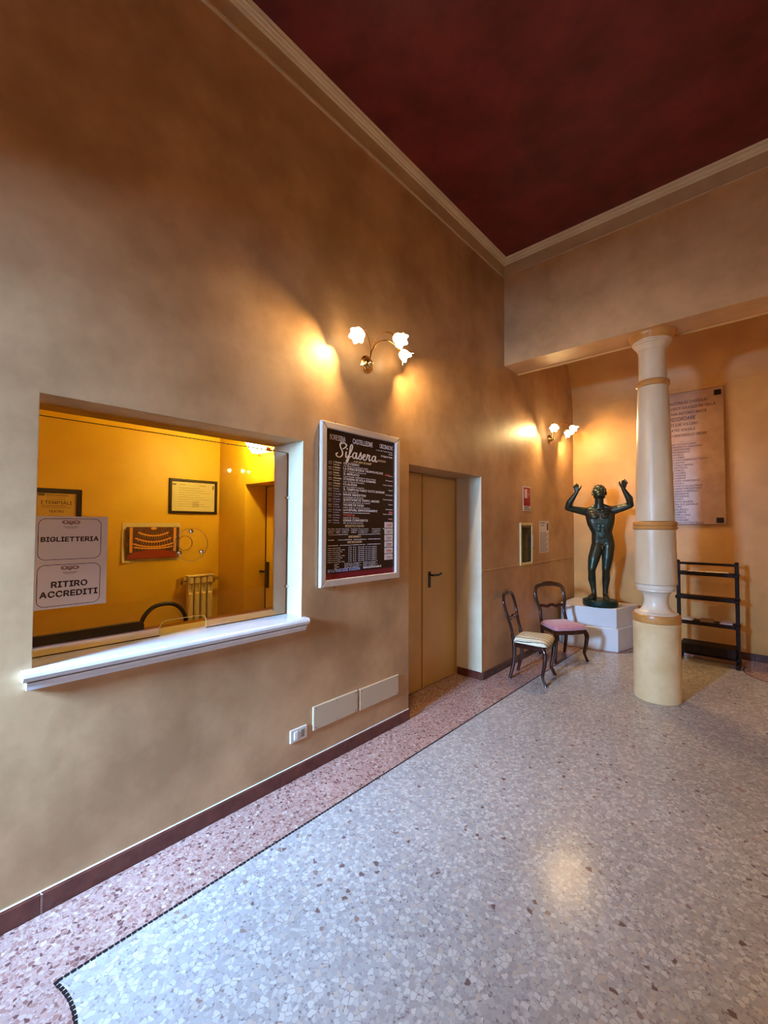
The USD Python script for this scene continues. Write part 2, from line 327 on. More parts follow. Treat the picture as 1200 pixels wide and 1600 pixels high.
# skirting
bl = structure('baseboard_left', 'red marble skirting along the left wall')
cuts = [Y0, 0.363, DY0]
for q in range(2):
    obj('skirting_tile', rbx(0, 0.016, cuts[q]+0.0015, cuts[q+1]-0.0015, 0, 0.078, 0.003), REDM, bl)
obj('skirting_grout', bx(0, 0.013, 0.3615, 0.3645, 0, 0.078), PLASTIC_W, bl, False)
obj('plaster_bead', sweep([(0.0, Y0, 0.081), (0.0, 1.0, 0.081), (0.0, DY0, 0.081)], (0.007, 0.0025), k=8, ref=(1, 0, 0)), PLASTIC_W, bl, label='pale line of filler above the red skirting')
obj('skirting_tile', rbx(0, 0.016, DY1, 5.2, 0, 0.075, 0.003), DARKM, bl); obj('skirting_tile', rbx(0, 0.016, 5.203, YB, 0, 0.075, 0.003), DARKM, bl)
obj('skirting_return', rbx(-0.285, 0.0, DY1-0.012, DY1, 0, 0.075, 0.003), REDM, bl, label='short red skirting inside the door reveal')
bb = structure('baseboard_back', 'dark skirting along the wall behind the rack')
for x0, x1 in ((0.016, 2.0), (2.003, 4.0), (4.003, W)): obj('skirting_tile', rbx(x0, x1, YB-0.016, YB, 0, 0.085, 0.003), DARKM, bb)

# dado seam beyond the door (a slight step in the stucco)
t4 = structure('trim_4', 'faint horizontal seam in the stucco beyond the door')
obj('seam', rbx(0, 0.004, DY1+0.002, 6.5, 1.085, 1.097, 0.0018), PLASTER, t4)

# ------------------------------------------------------------ door 1 (recessed, ochre)
d1 = structure('door_1', 'ochre two-leaf service door recessed in the left wall')
DX = -0.30
rv = mbox(DX, -0.0005, DY1-0.002, DY1, 0.0, DZ)
obj('reveal', mtm(rv), REVEAL, d1, False, 'cream painted door reveal lit by daylight')
obj('fixed_leaf', rbx(DX-0.05, DX, DY0+0.004, 3.247, 0.004, DZ-0.006, 0.003), DOORM, d1)
obj('door_leaf', rbx(DX-0.05, DX, 3.252, DY1-0.016, 0.004, DZ-0.016, 0.003), DOORM, d1)
obj('astragal', rbx(DX, DX+0.010, 3.254, 3.292, 0.006, DZ-0.016, 0.003), DOORM, d1)
obj('frame', cat(bx(DX-0.05, DX+0.006, DY1-0.013, DY1-0.0025, 0.0, DZ-0.001), bx(DX-0.05, DX+0.004, 3.25, DY1-0.013, DZ-0.013, DZ-0.001)), DOORF, d1, False)
obj('gap', cat(bx(DX-0.045, DX-0.012, DY0, DY1-0.003, 0.0, 0.004), bx(DX-0.045, DX-0.01, DY1-0.017, DY1-0.013, 0.004, DZ-0.014)), BLACK, d1, False)
hp = obj('handle_plate', rbx(DX+0.0, DX+0.008, 3.350, 3.388, 0.945, 1.10, 0.003), BLACK, d1)
obj('handle', cat(sweep([(DX+0.008, 3.37, 1.068), (DX+0.03, 3.37, 1.068), (DX+0.048, 3.372, 1.068)], 0.009), sweep(catmull([(DX+0.048, 3.36, 1.068), (DX+0.05, 3.42, 1.066), (DX+0.05, 3.47, 1.066), (DX+0.046, 3.51, 1.076)], 6), (0.010, 0.008))), BLACK, d1, label='black lever handle')

# street doors behind the photographer
def street_door(n, x0, x1, nl=2, h=2.49):
    d = structure('door_%d' % n)
    xm = (x0+x1)/2
    for a, b in (((x0+0.004, xm-0.002), (xm+0.002, x1-0.004)) if nl == 2 else ((x0+0.004, x1-0.004),)):
        fr = ext(framepoly(a, b, 0.01, h, 0.03 if nl == 1 else 0.07), 0.05)
        leaf = obj('door_leaf', T(fr, ONY, (0, Y0-0.08, 0)), ALU, d, False)
        obj('pane', bx(a+0.03, b-0.03, Y0-0.108, Y0-0.104, 0.08, h-0.07), STREETGLASS, leaf, False)
street_door(2, 0.05, 0.69, 1, 2.45); street_door(3, 3.5, 5.1)

# ------------------------------------------------------------ ticket window
w1 = structure('window_1', 'ticket window with a white marble sill and a clear glass screen')
obj('reveal', cat(bx(-TH-0.002, -0.0004, WY1-0.002, WY1, 0.97, WZ1), bx(-TH-0.002, -0.0004, WY0, WY0+0.002, 0.97, WZ1)), REVEAL, w1, False)
GX = -0.152
sp = Polygon([(-0.335, 0.93), (0.03, 0.93), (0.048, 0.936), (0.056, 0.944), (0.060, 0.955), (0.056, 0.966), (0.046, 0.974), (-0.335, 0.974)])
inner = mbox(-0.5, 0.0, WY0+0.002, WY1-0.002, 0.9, 1.0); outer = mbox(0.0, 0.2, 0.282, 1.648, 0.8, 1.0)
full = m3.Manifold(m3.Mesh(*[np.asarray(q, t) for q, t in zip((lambda m: (m.vertices, m.faces))(T(trimesh.creation.extrude_polygon(sp, 1.6, engine='earcut'), XZ, (0, 1.72, 0))), (np.float32, np.uint32))]))
obj('sill', mtm(full ^ (inner + outer)), WHITEM, w1, 20, 'white marble counter sill with rounded nose')
obj('sill_moulding', cat(T(trimesh.creation.extrude_polygon(Polygon([(0, 0.93), (0.044, 0.93), (0.040, 0.922), (0.036, 0.915), (0.034, 0.900), (0.026, 0.896), (0, 0.896)]), 1.34, engine='earcut'), XZ, (0, 1.636, 0))), WHITEM, w1, 20)
gl = sbox(WY0+0.003, 0.978, WY1-0.012, 2.020)
cut = sbox(0.848, 0.9, 1.090, 1.050).buffer(-0.035).buffer(0.035).union(sbox(0.848, 0.9, 1.090, 1.0))
hole = Point(0.968, 1.449).buffer(0.038, 32)
obj('pane', T(ext(gl.difference(cut).difference(hole), 0.006), ONX, (GX-0.006, 0, 0)), GLASS, w1, False, 'clear glass screen with a pass-through slot')
EDGE = mat('glass_edge', hexc(70, 66, 40), 0.2)
obj('glass_edge', cat(bx(GX-0.006, GX, WY1-0.0125, WY1-0.0095, 0.978, 2.020), bx(GX-0.006, GX, WY0+0.003, 0.848, 0.9755, 0.979), bx(GX-0.006, GX, 1.09, WY1-0.012, 0.9755, 0.979), bx(GX-0.006, GX, WY0+0.003, WY1-0.012, 2.020, 2.023)), EDGE, w1, False)
slot = cut.intersection(sbox(0.8, 0.979, 1.2, 1.2)).exterior
obj('slot_edge', T(ext(LineString([(0.848, 0.979), (0.848, 1.02), (0.855, 1.04), (0.878, 1.05), (1.06, 1.05), (1.083, 1.04), (1.09, 1.02), (1.09, 0.979)]).buffer(0.0008), 0.0062), ONX, (GX-0.0061, 0, 0)), mat('slot_edge_bright', hexc(226, 200, 120), 0.2), w1, False)
dk = obj('speaking_disc', T(ext(Point(0.993, 1.441).buffer(0.088, 48), 0.004), ONX, (GX+0.016, 0, 0)), GLASS, w1, False, 'round clear plastic speaking disc')
obj('disc_rim', T(ext(Point(0.993, 1.441).buffer(0.0888, 48).difference(Point(0.993, 1.441).buffer(0.0878, 48)), 0.0046), ONX, (GX+0.0157, 0, 0)), mat('disc_rim_clear', hexc(120, 110, 70), 0.2), dk, False)
obj('hole_rim', T(ext(hole.buffer(0.0008).difference(hole.buffer(-0.0012)), 0.0066), ONX, (GX-0.0063, 0, 0)), mat('hole_rim_clear', hexc(150, 130, 70), 0.2), w1, False)
for y, z in ((0.993, 1.513), (0.934, 1.400), (1.052, 1.400)):
    obj('stud', cat(T(trimesh.creation.cylinder(0.009, 0.016, sections=20), ONX, (GX+0.008, y, z)), T(lathe([(0, 0.007), (0.006, 0.0055), (0.010, 0), (0, 0)], 20), ONX, (GX+0.020, y, z))), CHROME, w1)
for z in (1.728, 1.153):
    obj('clip', cat(rbx(GX-0.014, GX+0.010, WY1-0.020, WY1-0.002, z-0.009, z+0.009, 0.003), T(lathe([(0, 0.006), (0.007, 0.004), (0.009, 0), (0, 0)], 16), ONX, (GX+0.010, WY1-0.011, z))), CHROME, w1)

# two printed sheets on the glass
def sign_word(word, h, xc, y, stretch):
    gx, ms = 0.0, []
    for ch in word:
        m = tmesh(ch, True); V = m.vertices; V[:, :2] *= h; V[:, 2] *= 0.0005; V[:, 0] = (V[:, 0]-V[:, 0].min())*stretch
        w = np.ptp(V[:, 0])
        if ch == 'I':
            bw = h*0.50; V[:, 0] += (bw-w)/2; m.vertices = V
            m = cat(m, plate(0, bw, 0, h*0.15, 0.0005), plate(0, bw, h*0.86, h*1.01, 0.0005)); w = bw
        else: m.vertices = V
        m.apply_translation((gx, y, 0)); gx += w+h*0.17; ms.append(m)
    m = cat(*ms); m.apply_translation((xc-(gx-h*0.17)/2, 0, 0)); e = h*0.028
    return cat(m, T(m, t=(e, e, -0.00002)), T(m, t=(-e, -e, -0.00004)))
def emblem(xc, y, s):
    g = [Point(xc, y).buffer(0.011*s), affinity.scale(Point(xc-0.022*s, y+0.002*s).buffer(0.012*s), 1.3, 0.8), affinity.scale(Point(xc+0.022*s, y+0.002*s).buffer(0.012*s), 1.3, 0.8),
         sbox(xc-0.03*s, y-0.022*s, xc+0.03*s, y-0.019*s), sbox(xc-0.022*s, y-0.028*s, xc+0.022*s, y-0.026*s)]
    holes = [Point(xc-0.022*s, y+0.003*s).buffer(0.005*s), Point(xc+0.022*s, y+0.003*s).buffer(0.005*s), Point(xc, y+0.005*s).buffer(0.003*s)]
    return ext(unary_union(g).difference(unary_union(holes)), 0.0004)
def sheet(name, label, z0, z1, words):
    t = thing(name, label, 'paper sign', (GX, 0, 0), group='paper signs on the ticket glass')
    obj('sheet', T(plate(0.326, 0.604, z0, z1, 0.0006), ONX), PAPER_P, t, False)
    xc, hw, hh = 0.461, 0.116, (z1-z0)/2-0.011; zc = (z0+z1)/2
    rr = sbox(xc-hw, zc-hh, xc+hw, zc+hh).buffer(-0.028).buffer(0.028)
    obj('printed_border', T(ext(rr.exterior.buffer(0.0011), 0.0004), ONX, (0.0006, 0, 0)), INK, t, False)
    obj('emblem', T(emblem(xc, z1-0.028, 0.92), ONX, (0.0006, 0, 0)), INKL, t, False)
    obj('lettering', T(cat(*[sign_word(w, h, xc, y, 1.08) for w, h, y in words]), ONX, (0.0006, 0, 0)), INK, t, False)
sheet('paper_sign', 'white paper sign reading BIGLIETTERIA on the ticket glass', 1.381, 1.584, [('BIGLIETTERIA', 0.0195, 1.472)])
sheet('paper_sign', 'white paper sign reading RITIRO ACCREDITI on the ticket glass', 1.177, 1.380, [('RITIRO', 0.0245, 1.270), ('ACCREDITI', 0.0245, 1.228)])

# ------------------------------------------------------------ inside the booth
BX, BY1, BY0, BZ = -2.0, 2.067, -0.45, 2.75
struct('wall_booth_back', bx(BX-0.1, BX, BY0-0.1, BY1+0.6, -0.1, BZ), BOOTHP, 'yellow back wall of the ticket booth')
br = mbox(BX, -TH, BY1, BY1+0.55, -0.1, BZ) - mbox(-1.49, -0.62, BY1-0.1, BY1+0.30, 0, 1.93)
struct('wall_booth_right', mtm(br), BOOTHP, 'yellow right wall of the ticket booth with a doorway')
struct('wall_booth_left', bx(BX, -TH, BY0-0.1, BY0, -0.1, BZ), BOOTHP)
struct('ceiling_booth', bx(BX, -TH, BY0, BY1, BZ, BZ+0.1), BOOTHP)
struct('floor_booth', bx(BX, -TH, BY0, BY1+0.55, -0.1, 0), TERR_R, None, False)
struct('wall_booth_front', mtm(mbox(-TH-0.003, -TH-0.0005, BY0, BY1, 0, BZ) - mbox(-1, 1, WY0, WY1, WZ0-0.05, WZ1)), BOOTHP)
d4 = structure('door_4', 'yellow inner door of the ticket booth')
obj('door_leaf', rbx(-1.478, -0.63, BY1+0.225, BY1+0.265, 0.005, 1.92, 0.003), BOOTHP, d4)
obj('door_stile', bx(-1.489, -1.479, BY1+0.222, BY1+0.27, 0.0, 1.925), BLACK, d4, False, 'dark gap beside the door')
obj('handle_plate', rbx(-1.46, -1.415, BY1+0.215, BY1+0.225, 0.94, 1.19, 0.003), BLACK, d4)
obj('handle', cat(sweep([(-1.437, BY1+0.216, 1.10), (-1.437, BY1+0.19, 1.10), (-1.437, BY1+0.17, 1.10)], 0.009), sweep([(-1.43, BY1+0.172, 1.10), (-1.48, BY1+0.17, 1.10), (-1.53, BY1+0.172, 1.10)], 0.010)), BLACK, d4)

# booth lamp on the right wall
bl_ = thing('wall_lamp', 'glowing white glass wall lamp inside the ticket booth', 'lamp', (-1.15, BY1, 2.19))
shp = []
for f, top in ((0, 1), ):
    pts = [(-0.19, -0.10, 0.115), (0.13, -0.10, 0.03), (-0.10, -0.075, 0.0), (0.12, -0.075, -0.005), (-0.19, -0.02, 0.115), (0.13, -0.02, 0.03), (-0.10, -0.02, 0.0), (0.12, -0.02, -0.005), (-0.05, -0.115, 0.075), (0.06, -0.115, 0.045)]
    shp = trimesh.convex.convex_hull(np.array(pts))
obj('shade', shp, BOOTHSHADE, bl_, 20)
obj('bracket', cat(rbx(0.135, 0.215, -0.05, -0.03, 0.0, 0.02, 0.004), rbx(0.17, 0.20, -0.03, 0.0, -0.01, 0.03, 0.004), rbx(0.12, 0.14, -0.07, -0.02, -0.004, 0.028, 0.004)), BRASS, bl_)
def sphere_light(parent, loc, r, color, power):
    pp = str(parent.GetPath()); L = UsdLux.SphereLight.Define(stage, pp + '/' + numbered(pp, 'bulb'))
    L.CreateRadiusAttr(r); L.CreateIntensityAttr(power); L.CreateColorAttr(Gf.Vec3f(*color)); L.AddTranslateOp().Set(Gf.Vec3d(*loc))
sphere_light(bl_, (-0.06, -0.22, 0.06), 0.03, (1.0, 0.80, 0.20), BOOTH*12)

# radiator
ra = thing('radiator', 'cream column radiator on the booth back wall', 'radiator', (BX, 0, 0))
for k in range(4):
    y0 = 1.715+0.062*k
    obj('radiator_section', cat(rbx(0.05, 0.125, y0+0.004, y0+0.058, 0.98, 1.055, 0.012), rbx(0.05, 0.125, y0+0.004, y0+0.058, 0.25, 0.32, 0.012),
        rbx(0.055, 0.12, y0+0.008, y0+0.054, 0.30, 0.90, 0.010), rbx(0.060, 0.115, y0+0.006, y0+0.014, 0.88, 1.0, 0.003), rbx(0.060, 0.115, y0+0.046, y0+0.056, 0.88, 1.0, 0.003), rbx(0.062, 0.10, y0+0.014, y0+0.046, 0.88, 0.99, 0.003)), RADIA, ra)
obj('top_rail', rbx(0.05, 0.13, 1.712, 1.968, 1.050, 1.066, 0.004), RADIA, ra)
for y0, y1 in ((1.660, 1.718), (1.963, 2.035)):
    obj('valve', cat(sweep([(0.088, y0, 1.02), (0.088, (y0+y1)/2, 1.02), (0.088, y1, 1.02)], 0.016), sweep([(0.088, y0+0.01, 0.985), (0.088, y0+0.01, 1.02), (0.088, y0+0.01, 1.05)], [0.014, 0.022, 0.018]), sweep([(0.0, y0+0.01, 1.02), (0.05, y0+0.01, 1.02), (0.088, y0+0.01, 1.02)], 0.012)), CHROME, ra)

def framed(name, label, x0, x1, z0, z1, w, wood, papermat, loc=(BX, 0, 0), M=ONX, extra=None, d=0.02):
    t = thing(name, label, 'picture frame', loc)
    for k, r in enumerate(four_rails(x0, x1, z0, z1, w, d)): obj('frame_rail', T(r, M), wood, t)
    obj('print', T(plate(x0+w*0.8, x1-w*0.8, z0+w*0.8, z1-w*0.8, 0.006), M), papermat, t, False)
    if extra: extra(t)
    return t
def dipl(t):
    ls = [text('DIPLOMA', 0.008, 1.67, 1.93, 'l', 1, True), text('TEATRO', 0.009, 1.86, 1.925, 'l', 1.2, True), plate(1.60, 1.635, 1.925, 1.94, 0.0005), plate(1.99, 2.005, 1.90, 1.94, 0.0005)]
    for k in range(9): ls.append(plate(1.66, 1.86+0.1*((k*7) % 3)/2, 1.90-0.022*k, 1.9025-0.022*k, 0.0005))
    for k in range(4): ls.append(plate(1.79, 1.86-0.01*(k % 2), 1.765-0.015*k, 1.769-0.015*k, 0.0005))
    obj('lettering', T(cat(*ls), ONX, (0.006, 0, 0)), mat('ink_olive', hexc(120, 104, 60), 0.6), t, False)
framed('framed_diploma', 'black framed diploma high on the booth back wall', 1.571, 2.036, 1.654, 1.986, 0.024, BLACKW, PAPER2, extra=dipl)
def cert(t):
    ls = [text('I TEMPIALI', 0.026, 0.725, 1.705, 'c', 1.0, True), plate(0.61, 0.65, 1.77, 1.785, 0.0005), plate(0.66, 0.80, 1.772, 1.777, 0.0005), plate(0.66, 0.78, 1.758, 1.761, 0.0005), plate(0.66, 0.79, 1.742, 1.745, 0.0005), plate(0.63, 0.79, 1.69, 1.694, 0.0005), plate(0.63, 0.82, 1.676, 1.679, 0.0005), text('TEATRO', 0.018, 0.725, 1.64, 'c', 1, True), text('STAGIONE', 0.014, 0.725, 1.60, 'c', 1, True)]
    obj('lettering', T(cat(*ls), ONX, (0.006, 0, 0)), mat('ink_olive_dark', hexc(90, 70, 30), 0.6), t, False)
framed('framed_certificate', 'black framed certificate half hidden behind the BIGLIETTERIA sign', 0.555, 0.890, 1.40, 1.829, 0.035, BLACKW, mat('paper_ochre', hexc(206, 170, 80), 0.6), extra=cert)
# photograph of a theatre auditorium
th = thing('theatre_photo', 'unframed colour photo of a red and gold theatre taped to the booth wall', 'photo', (BX, 0, 0))
ps = plate(1.188, 1.682, 1.212, 1.562, 0.002); ps = ps.subdivide().subdivide().subdivide()
V = ps.vertices; V[:, 2] += 0.004+0.02*np.clip((1.30-V[:, 0])/0.11, 0, 1)**2*np.clip((1.35-V[:, 1])/0.14, 0, 1); ps.vertices = V
obj('sheet', T(ps, ONX), PAPER2, th, 20)
obj('image', T(plate(1.215, 1.665, 1.240, 1.525, 0.0008), ONX, (0.0245, 0, 0)), mat('theatre_brown', hexc(108, 58, 30), 0.4, hexc(70, 34, 24), 25), th, False)
gold, stg, dkk = [], [], []
xc = 1.44
for k, (zz, dep, wd) in enumerate(((1.475, 0.030, 0.125), (1.425, 0.035, 0.15), (1.375, 0.030, 0.165), (1.345, 0.015, 0.16))):
    a = np.linspace(-1, 1, 30); ln = LineString([(xc+wd*q, zz-dep*(1-q*q)) for q in a]); gold.append(ln.buffer(0.0055))
    for q in np.linspace(-0.85, 0.85, 11):
        dkk.append(sbox(xc+wd*q-0.006, zz-dep*(1-q*q)-0.030, xc+wd*q+0.006, zz-dep*(1-q*q)-0.012))
gold += [affinity.scale(Point(xc, 1.512).buffer(0.02), 1.3, 0.6)]
for s in (-1, 1): gold += [sbox(xc+s*0.185-0.012, 1.30, xc+s*0.185+0.012, 1.52), ]; dkk += [sbox(xc+s*0.208-0.010, 1.40, xc+s*0.208+0.010, 1.46), sbox(xc+s*0.208-0.010, 1.29, xc+s*0.208+0.010, 1.35)]
for k, (zz_, dep, wd) in enumerate(((1.488, 0.030, 0.12), (1.438, 0.035, 0.145), (1.388, 0.030, 0.16))):
    for q in np.linspace(-0.92, 0.92, 13): gold.append(Point(xc+wd*q, zz_-dep*(1-q*q)-0.004).buffer(0.0035, 4)); gold.append(sbox(xc+wd*q-0.0012+0.006, zz_-dep*(1-q*q)-0.045, xc+wd*q+0.0012+0.006, zz_-dep*(1-q*q)-0.015))
stg = Polygon([(1.222, 1.245)]+[(xc+0.215*math.cos(t), 1.255+0.062*math.sin(t)) for t in np.linspace(np.pi, 0, 30)]+[(1.658, 1.245)])
obj('balconies', T(ext(unary_union(gold), 0.0006), ONX, (0.0253, 0, 0)), mat('theatre_gold', hexc(232, 164, 62), 0.4), th, False).SetCustomDataByKey('kind', 'stuff')
obj('boxes', T(ext(unary_union(dkk), 0.0005), ONX, (0.0253, 0, 0)), mat('theatre_dark', hexc(50, 26, 34), 0.4), th, False).SetCustomDataByKey('kind', 'stuff')
obj('stalls', T(ext(stg, 0.0005), ONX, (0.0255, 0, 0)), mat('theatre_red', hexc(150, 44, 18), 0.4), th, False)

# desk, black tray, bentwood chair
dk_ = thing('desk', 'brown wooden counter desk inside the booth behind the sill', 'desk', (0, 0, 0))
obj('desktop', rbx(-1.02, -0.338, BY0+0.01, BY1-0.01, 0.80, 0.84, 0.006), WOODD, dk_)
obj('shelf_edge', rbx(-0.42, -0.338, BY0+0.01, BY1-0.01, 0.84, 0.930, 0.004), mat('shelf_brown', hexc(132, 90, 48), 0.4), dk_)
for y in (-0.2, 0.9, 1.9): obj('leg', bx(-0.98, -0.36, y, y+0.03, 0, 0.80), WOODD, dk_, False)
obj('desk_tray', trimesh.convex.convex_hull(np.array([(x, y, z) for x in (-1.0, -0.96) for y, z in ((-0.3, 0.841), (1.04, 0.841), (1.04, 0.872), (1.03, 0.888), (1.01, 0.896), (-0.3, 0.896))])), BLACK, None)
tag(stage.GetPrimAtPath('/World/desk_tray'), 'long low black tray at the far edge of the booth desk', 'tray')
bc = thing('booth_chair', 'black bentwood chair with an arched back inside the booth', 'chair', (-1.32, 1.30, 0))
arch = catmull([(0, -0.165, 0.45), (0, -0.17, 0.70), (0, -0.155, 0.83), (0, -0.09, 0.91), (0, 0.0, 0.932), (0, 0.09, 0.91), (0, 0.155, 0.83), (0, 0.17, 0.70), (0, 0.165, 0.45)], 8)
obj('backrest', sweep(arch, 0.016, ref=(1, 0, 0)), BLACKW, bc)
obj('seat', T(lathe([(0, 0), (0.19, 0), (0.205, 0.012), (0.20, 0.028), (0, 0.03)], 40), t=(-0.19, 0, 0.43)), BLACKW, bc)
for x, y in ((0.0, -0.16), (0.0, 0.16), (-0.33, -0.14), (-0.33, 0.14)):
    obj('leg', sweep([(x, y, 0.44), (x*1.03, y*1.05, 0.2), (x*1.08, y*1.15, 0)], 0.014), BLACKW, bc)

# ------------------------------------------------------------ notice board / poster
po = thing('poster_frame', 'large black theatre season poster in a pale aluminium frame', 'poster', (0.006, 0, 0))
px0, px1, pz0, pz1 = 1.752, 2.536, 1.143, 2.236
for r in four_rails(px0, px1, pz0, pz1, 0.045, 0.026, 0.005): obj('frame_rail', T(r, ONX), ALU, po)
obj('backing', T(plate(px0+0.04, px1-0.04, pz0+0.04, pz1-0.04, 0.008), ONX), POSTER_RED, po, False, 'crimson backing seen below the poster')
obj('poster_print', T(plate(px0+0.047, px1-0.055, pz0+0.084, pz1-0.045, 0.0006), ONX, (0.0084, 0, 0)), POSTER_BG, po, False)
for y in (1.88, 2.42):
    obj('bracket', rbx(0, 0.012, y-0.008, y+0.008, pz0-0.012, pz0, 0.002), CHROME, po); obj('bracket', rbx(0, 0.012, y-0.008, y+0.008, pz1, pz1+0.012, 0.002), CHROME, po)
L_, R_, TOP = 1.80, 2.48, 2.19
PD = 0.0093
def pt(name, ms, m, stuff=False):
    if stuff: obj(name, T(cat(*ms), ONX, (PD, 0, 0)), m, po, False).SetCustomDataByKey('kind', 'stuff')
    else:
        for q in ms: obj(name, T(q, ONX, (PD, 0, 0)), m, po, False)
pt('heading', [fit('SORESINA', 0.034, 1.830, 1.972, 2.124), fit('CASTELLEONE', 0.034, 2.041, 2.242, 2.124), fit('ORZINUOVI', 0.030, 2.318, 2.465, 2.130)], PRINT_W)
pt('small_heading', [fit('a cura del Teatro Sociale', 0.010, 2.28, 2.462, 2.106, False), fit('presenta', 0.010, 2.42, 2.462, 2.090, False), fit('27a Stagione Teatrale', 0.013, 2.33, 2.462, 2.066)], PRINT_W)
# script title drawn with a swept pen
def pen(strokes, w0, ox, oz, s):
    gs = []
    for pts in strokes:
        c = catmull(np.array(pts, float), 10)
        for i in range(len(c)-1):
            d = c[i+1]-c[i]; w = w0*(1.0+0.5*abs(d[1])/(np.linalg.norm(d)+1e-9)-0.25)
            gs.append(LineString([c[i], c[i+1]]).buffer(w, 4))
    return ext(affinity.translate(affinity.scale(unary_union(gs).simplify(0.004), s, s*0.77, origin=(0, 0)), ox, oz), 0.0006)
title = [
 [(0.95, 1.62), (0.80, 1.80), (0.55, 1.80), (0.40, 1.55), (0.48, 1.22), (0.62, 0.95), (0.62, 0.62), (0.40, 0.38), (0.12, 0.42), (0.04, 0.62), (0.16, 0.72)],
 [(0.40, 1.55), (0.60, 1.68), (0.85, 1.72), (1.02, 1.62), (0.95, 1.40), (0.7, 1.2)],
 [(1.00, 0.95), (0.96, 0.62), (0.98, 0.44), (1.10, 0.46), (1.24, 0.66)], [(1.08, 1.24), (1.09, 1.27)],
 [(1.24, 0.66), (1.48, 1.10), (1.62, 1.55), (1.54, 1.74), (1.42, 1.55), (1.34, 1.0), (1.22, 0.3), (1.08, -0.02), (1.02, 0.12), (1.20, 0.40), (1.52, 0.62)],
 [(2.02, 0.92), (1.84, 1.02), (1.66, 0.82), (1.66, 0.55), (1.80, 0.45), (1.95, 0.66), (2.04, 1.0), (2.0, 0.62), (2.06, 0.46), (2.2, 0.56), (2.36, 0.84)],
 [(2.36, 0.84), (2.46, 1.12), (2.50, 0.86), (2.54, 0.60), (2.42, 0.45), (2.28, 0.50)], [(2.50, 0.56), (2.70, 0.66)],
 [(2.70, 0.66), (2.92, 0.86), (2.88, 1.02), (2.74, 0.94), (2.70, 0.62), (2.82, 0.45), (3.02, 0.54), (3.16, 0.86)],
 [(3.16, 0.86), (3.20, 1.06), (3.30, 0.96), (3.42, 0.98), (3.34, 0.66), (3.40, 0.46), (3.54, 0.58)],
 [(4.06, 0.92), (3.88, 1.02), (3.70, 0.82), (3.70, 0.55), (3.84, 0.45), (3.98, 0.66), (4.08, 1.0), (4.04, 0.62), (4.12, 0.46), (4.28, 0.58)]]
pt('title', [pen(title, 0.050, 1.884, 1.986, 0.0957)], PRINT_W)
pt('subtitle', [fit('2017/2018', 0.014, 2.300, 2.385, 2.026), text('... e un anno di eventi', 0.018, 2.03, 1.990, 'l', 0.80, True, shear=0.25)], PRINT_G)
rows = [('OLIVIERO', 0.15, 'con Gianni e la compagnia stabile', 0.24), ('LA PRINCIPESSA TROPPO FELICE', 0.40, 'di Teatro Nuovo', 0.22), ('IL MERCATO', 0.15, 'commedia brillante in due tempi', 0.32), ('STASERA SI VOLA DOMANI', 0.32, 'con la Filodrammatica', 0.20), ('CLAUDIA', 0.13, 'un racconto in musica', 0.20), ('IL TEMPO DI FARCI TUTTI INSIEME', 0.42, 'con orchestra', 0.14), ('MARE MAESTRO', 0.22, 'compagnia dei giovani', 0.19),
        ('QUESTIONE DI TEMPO, AMORE!', 0.36, 'di e con gli attori in scena', 0.26), ('VICINI DI CASA', 0.20, 'due atti e una finestra', 0.26), ('LA FORTUNA, IMPROVVISAMENTE', 0.34, 'spettacolo fuori abbonamento', 0.26), ('TOSCA', 0.11, 'opera lirica', 0.15), ('GRAN CONCERTO', 0.24, 'di primavera', 0.19)]
w_, b_, r_ = [], [], []
for k, (tt, wd, st, sw) in enumerate(rows):
    z = 1.968-0.0357*k
    m = fit(tt, 0.0150, 1.955, 1.955+wd, z)
    (r_ if tt == 'TOSCA' else w_).append(m); w_.append(fit(st, 0.0095, 1.955, 1.955+sw, z-0.0150, False))
    d = [fit('%d %s' % ((7*k) % 28+1, ['Ottobre', 'Novembre', 'Dicembre', 'Gennaio', 'Febbraio', 'Marzo'][k//2]), 0.0100, 1.863, 1.935-0.01*(k % 3), z+0.002), fit(['Sabato', 'Domenica', 'Venerdi'][k % 3], 0.0095, 1.863, 1.92, z-0.0145, False)]
    (b_ if k > 4 else w_).extend(d)
    w_.append(fit(['ore 21', 'turno A', 'turno B'][k % 3], 0.008, 1.822, 1.850, z+0.002, False)); b_.append(fit('Soresina', 0.007, 1.822, 1.85, z-0.010, False))
    w_.append(fit(['Teatro', 'Compagnia', 'Teatro Stabile'][k % 3], 0.009, 2.465-0.05-0.03*(k % 3), 2.465, z-0.045-0.001*k, False))
r_ += [fit('ROSSO', 0.013, 2.38, 2.43, 1.925), plate(2.425, 2.465, 1.640, 1.655, 0.0006), plate(2.45, 2.465, 1.590, 1.602, 0.0006)]
pt('programme_line', w_, PRINT_W); pt('date_line', b_, PRINT_B); pt('highlight', r_, PRINT_R)
pt('section_heading', [fit('BIGLIETTI A TEATRO', 0.015, 1.975, 2.155, 1.537), fit('ABBONAMENTI', 0.015, 2.005, 2.125, 1.462), fit('ABITI IN STAGIONE', 0.014, 1.995, 2.135, 1.425)], PRINT_G)
sm = []
for x0, x1, zz in ((1.82, 1.88, 1.520), (1.89, 1.935, 1.520), (1.945, 2.01, 1.520), (2.03, 2.09, 1.520), (2.10, 2.20, 1.520), (2.24, 2.33, 1.520)):
    for q, s_ in enumerate(('intero', 'ridotto', 'posto')): sm.append(fit(['Platea Palchi', 'Loggione', 'Galleria'][q], 0.007, x0, x1-0.01*(q == 2), zz-0.0125*q, False))
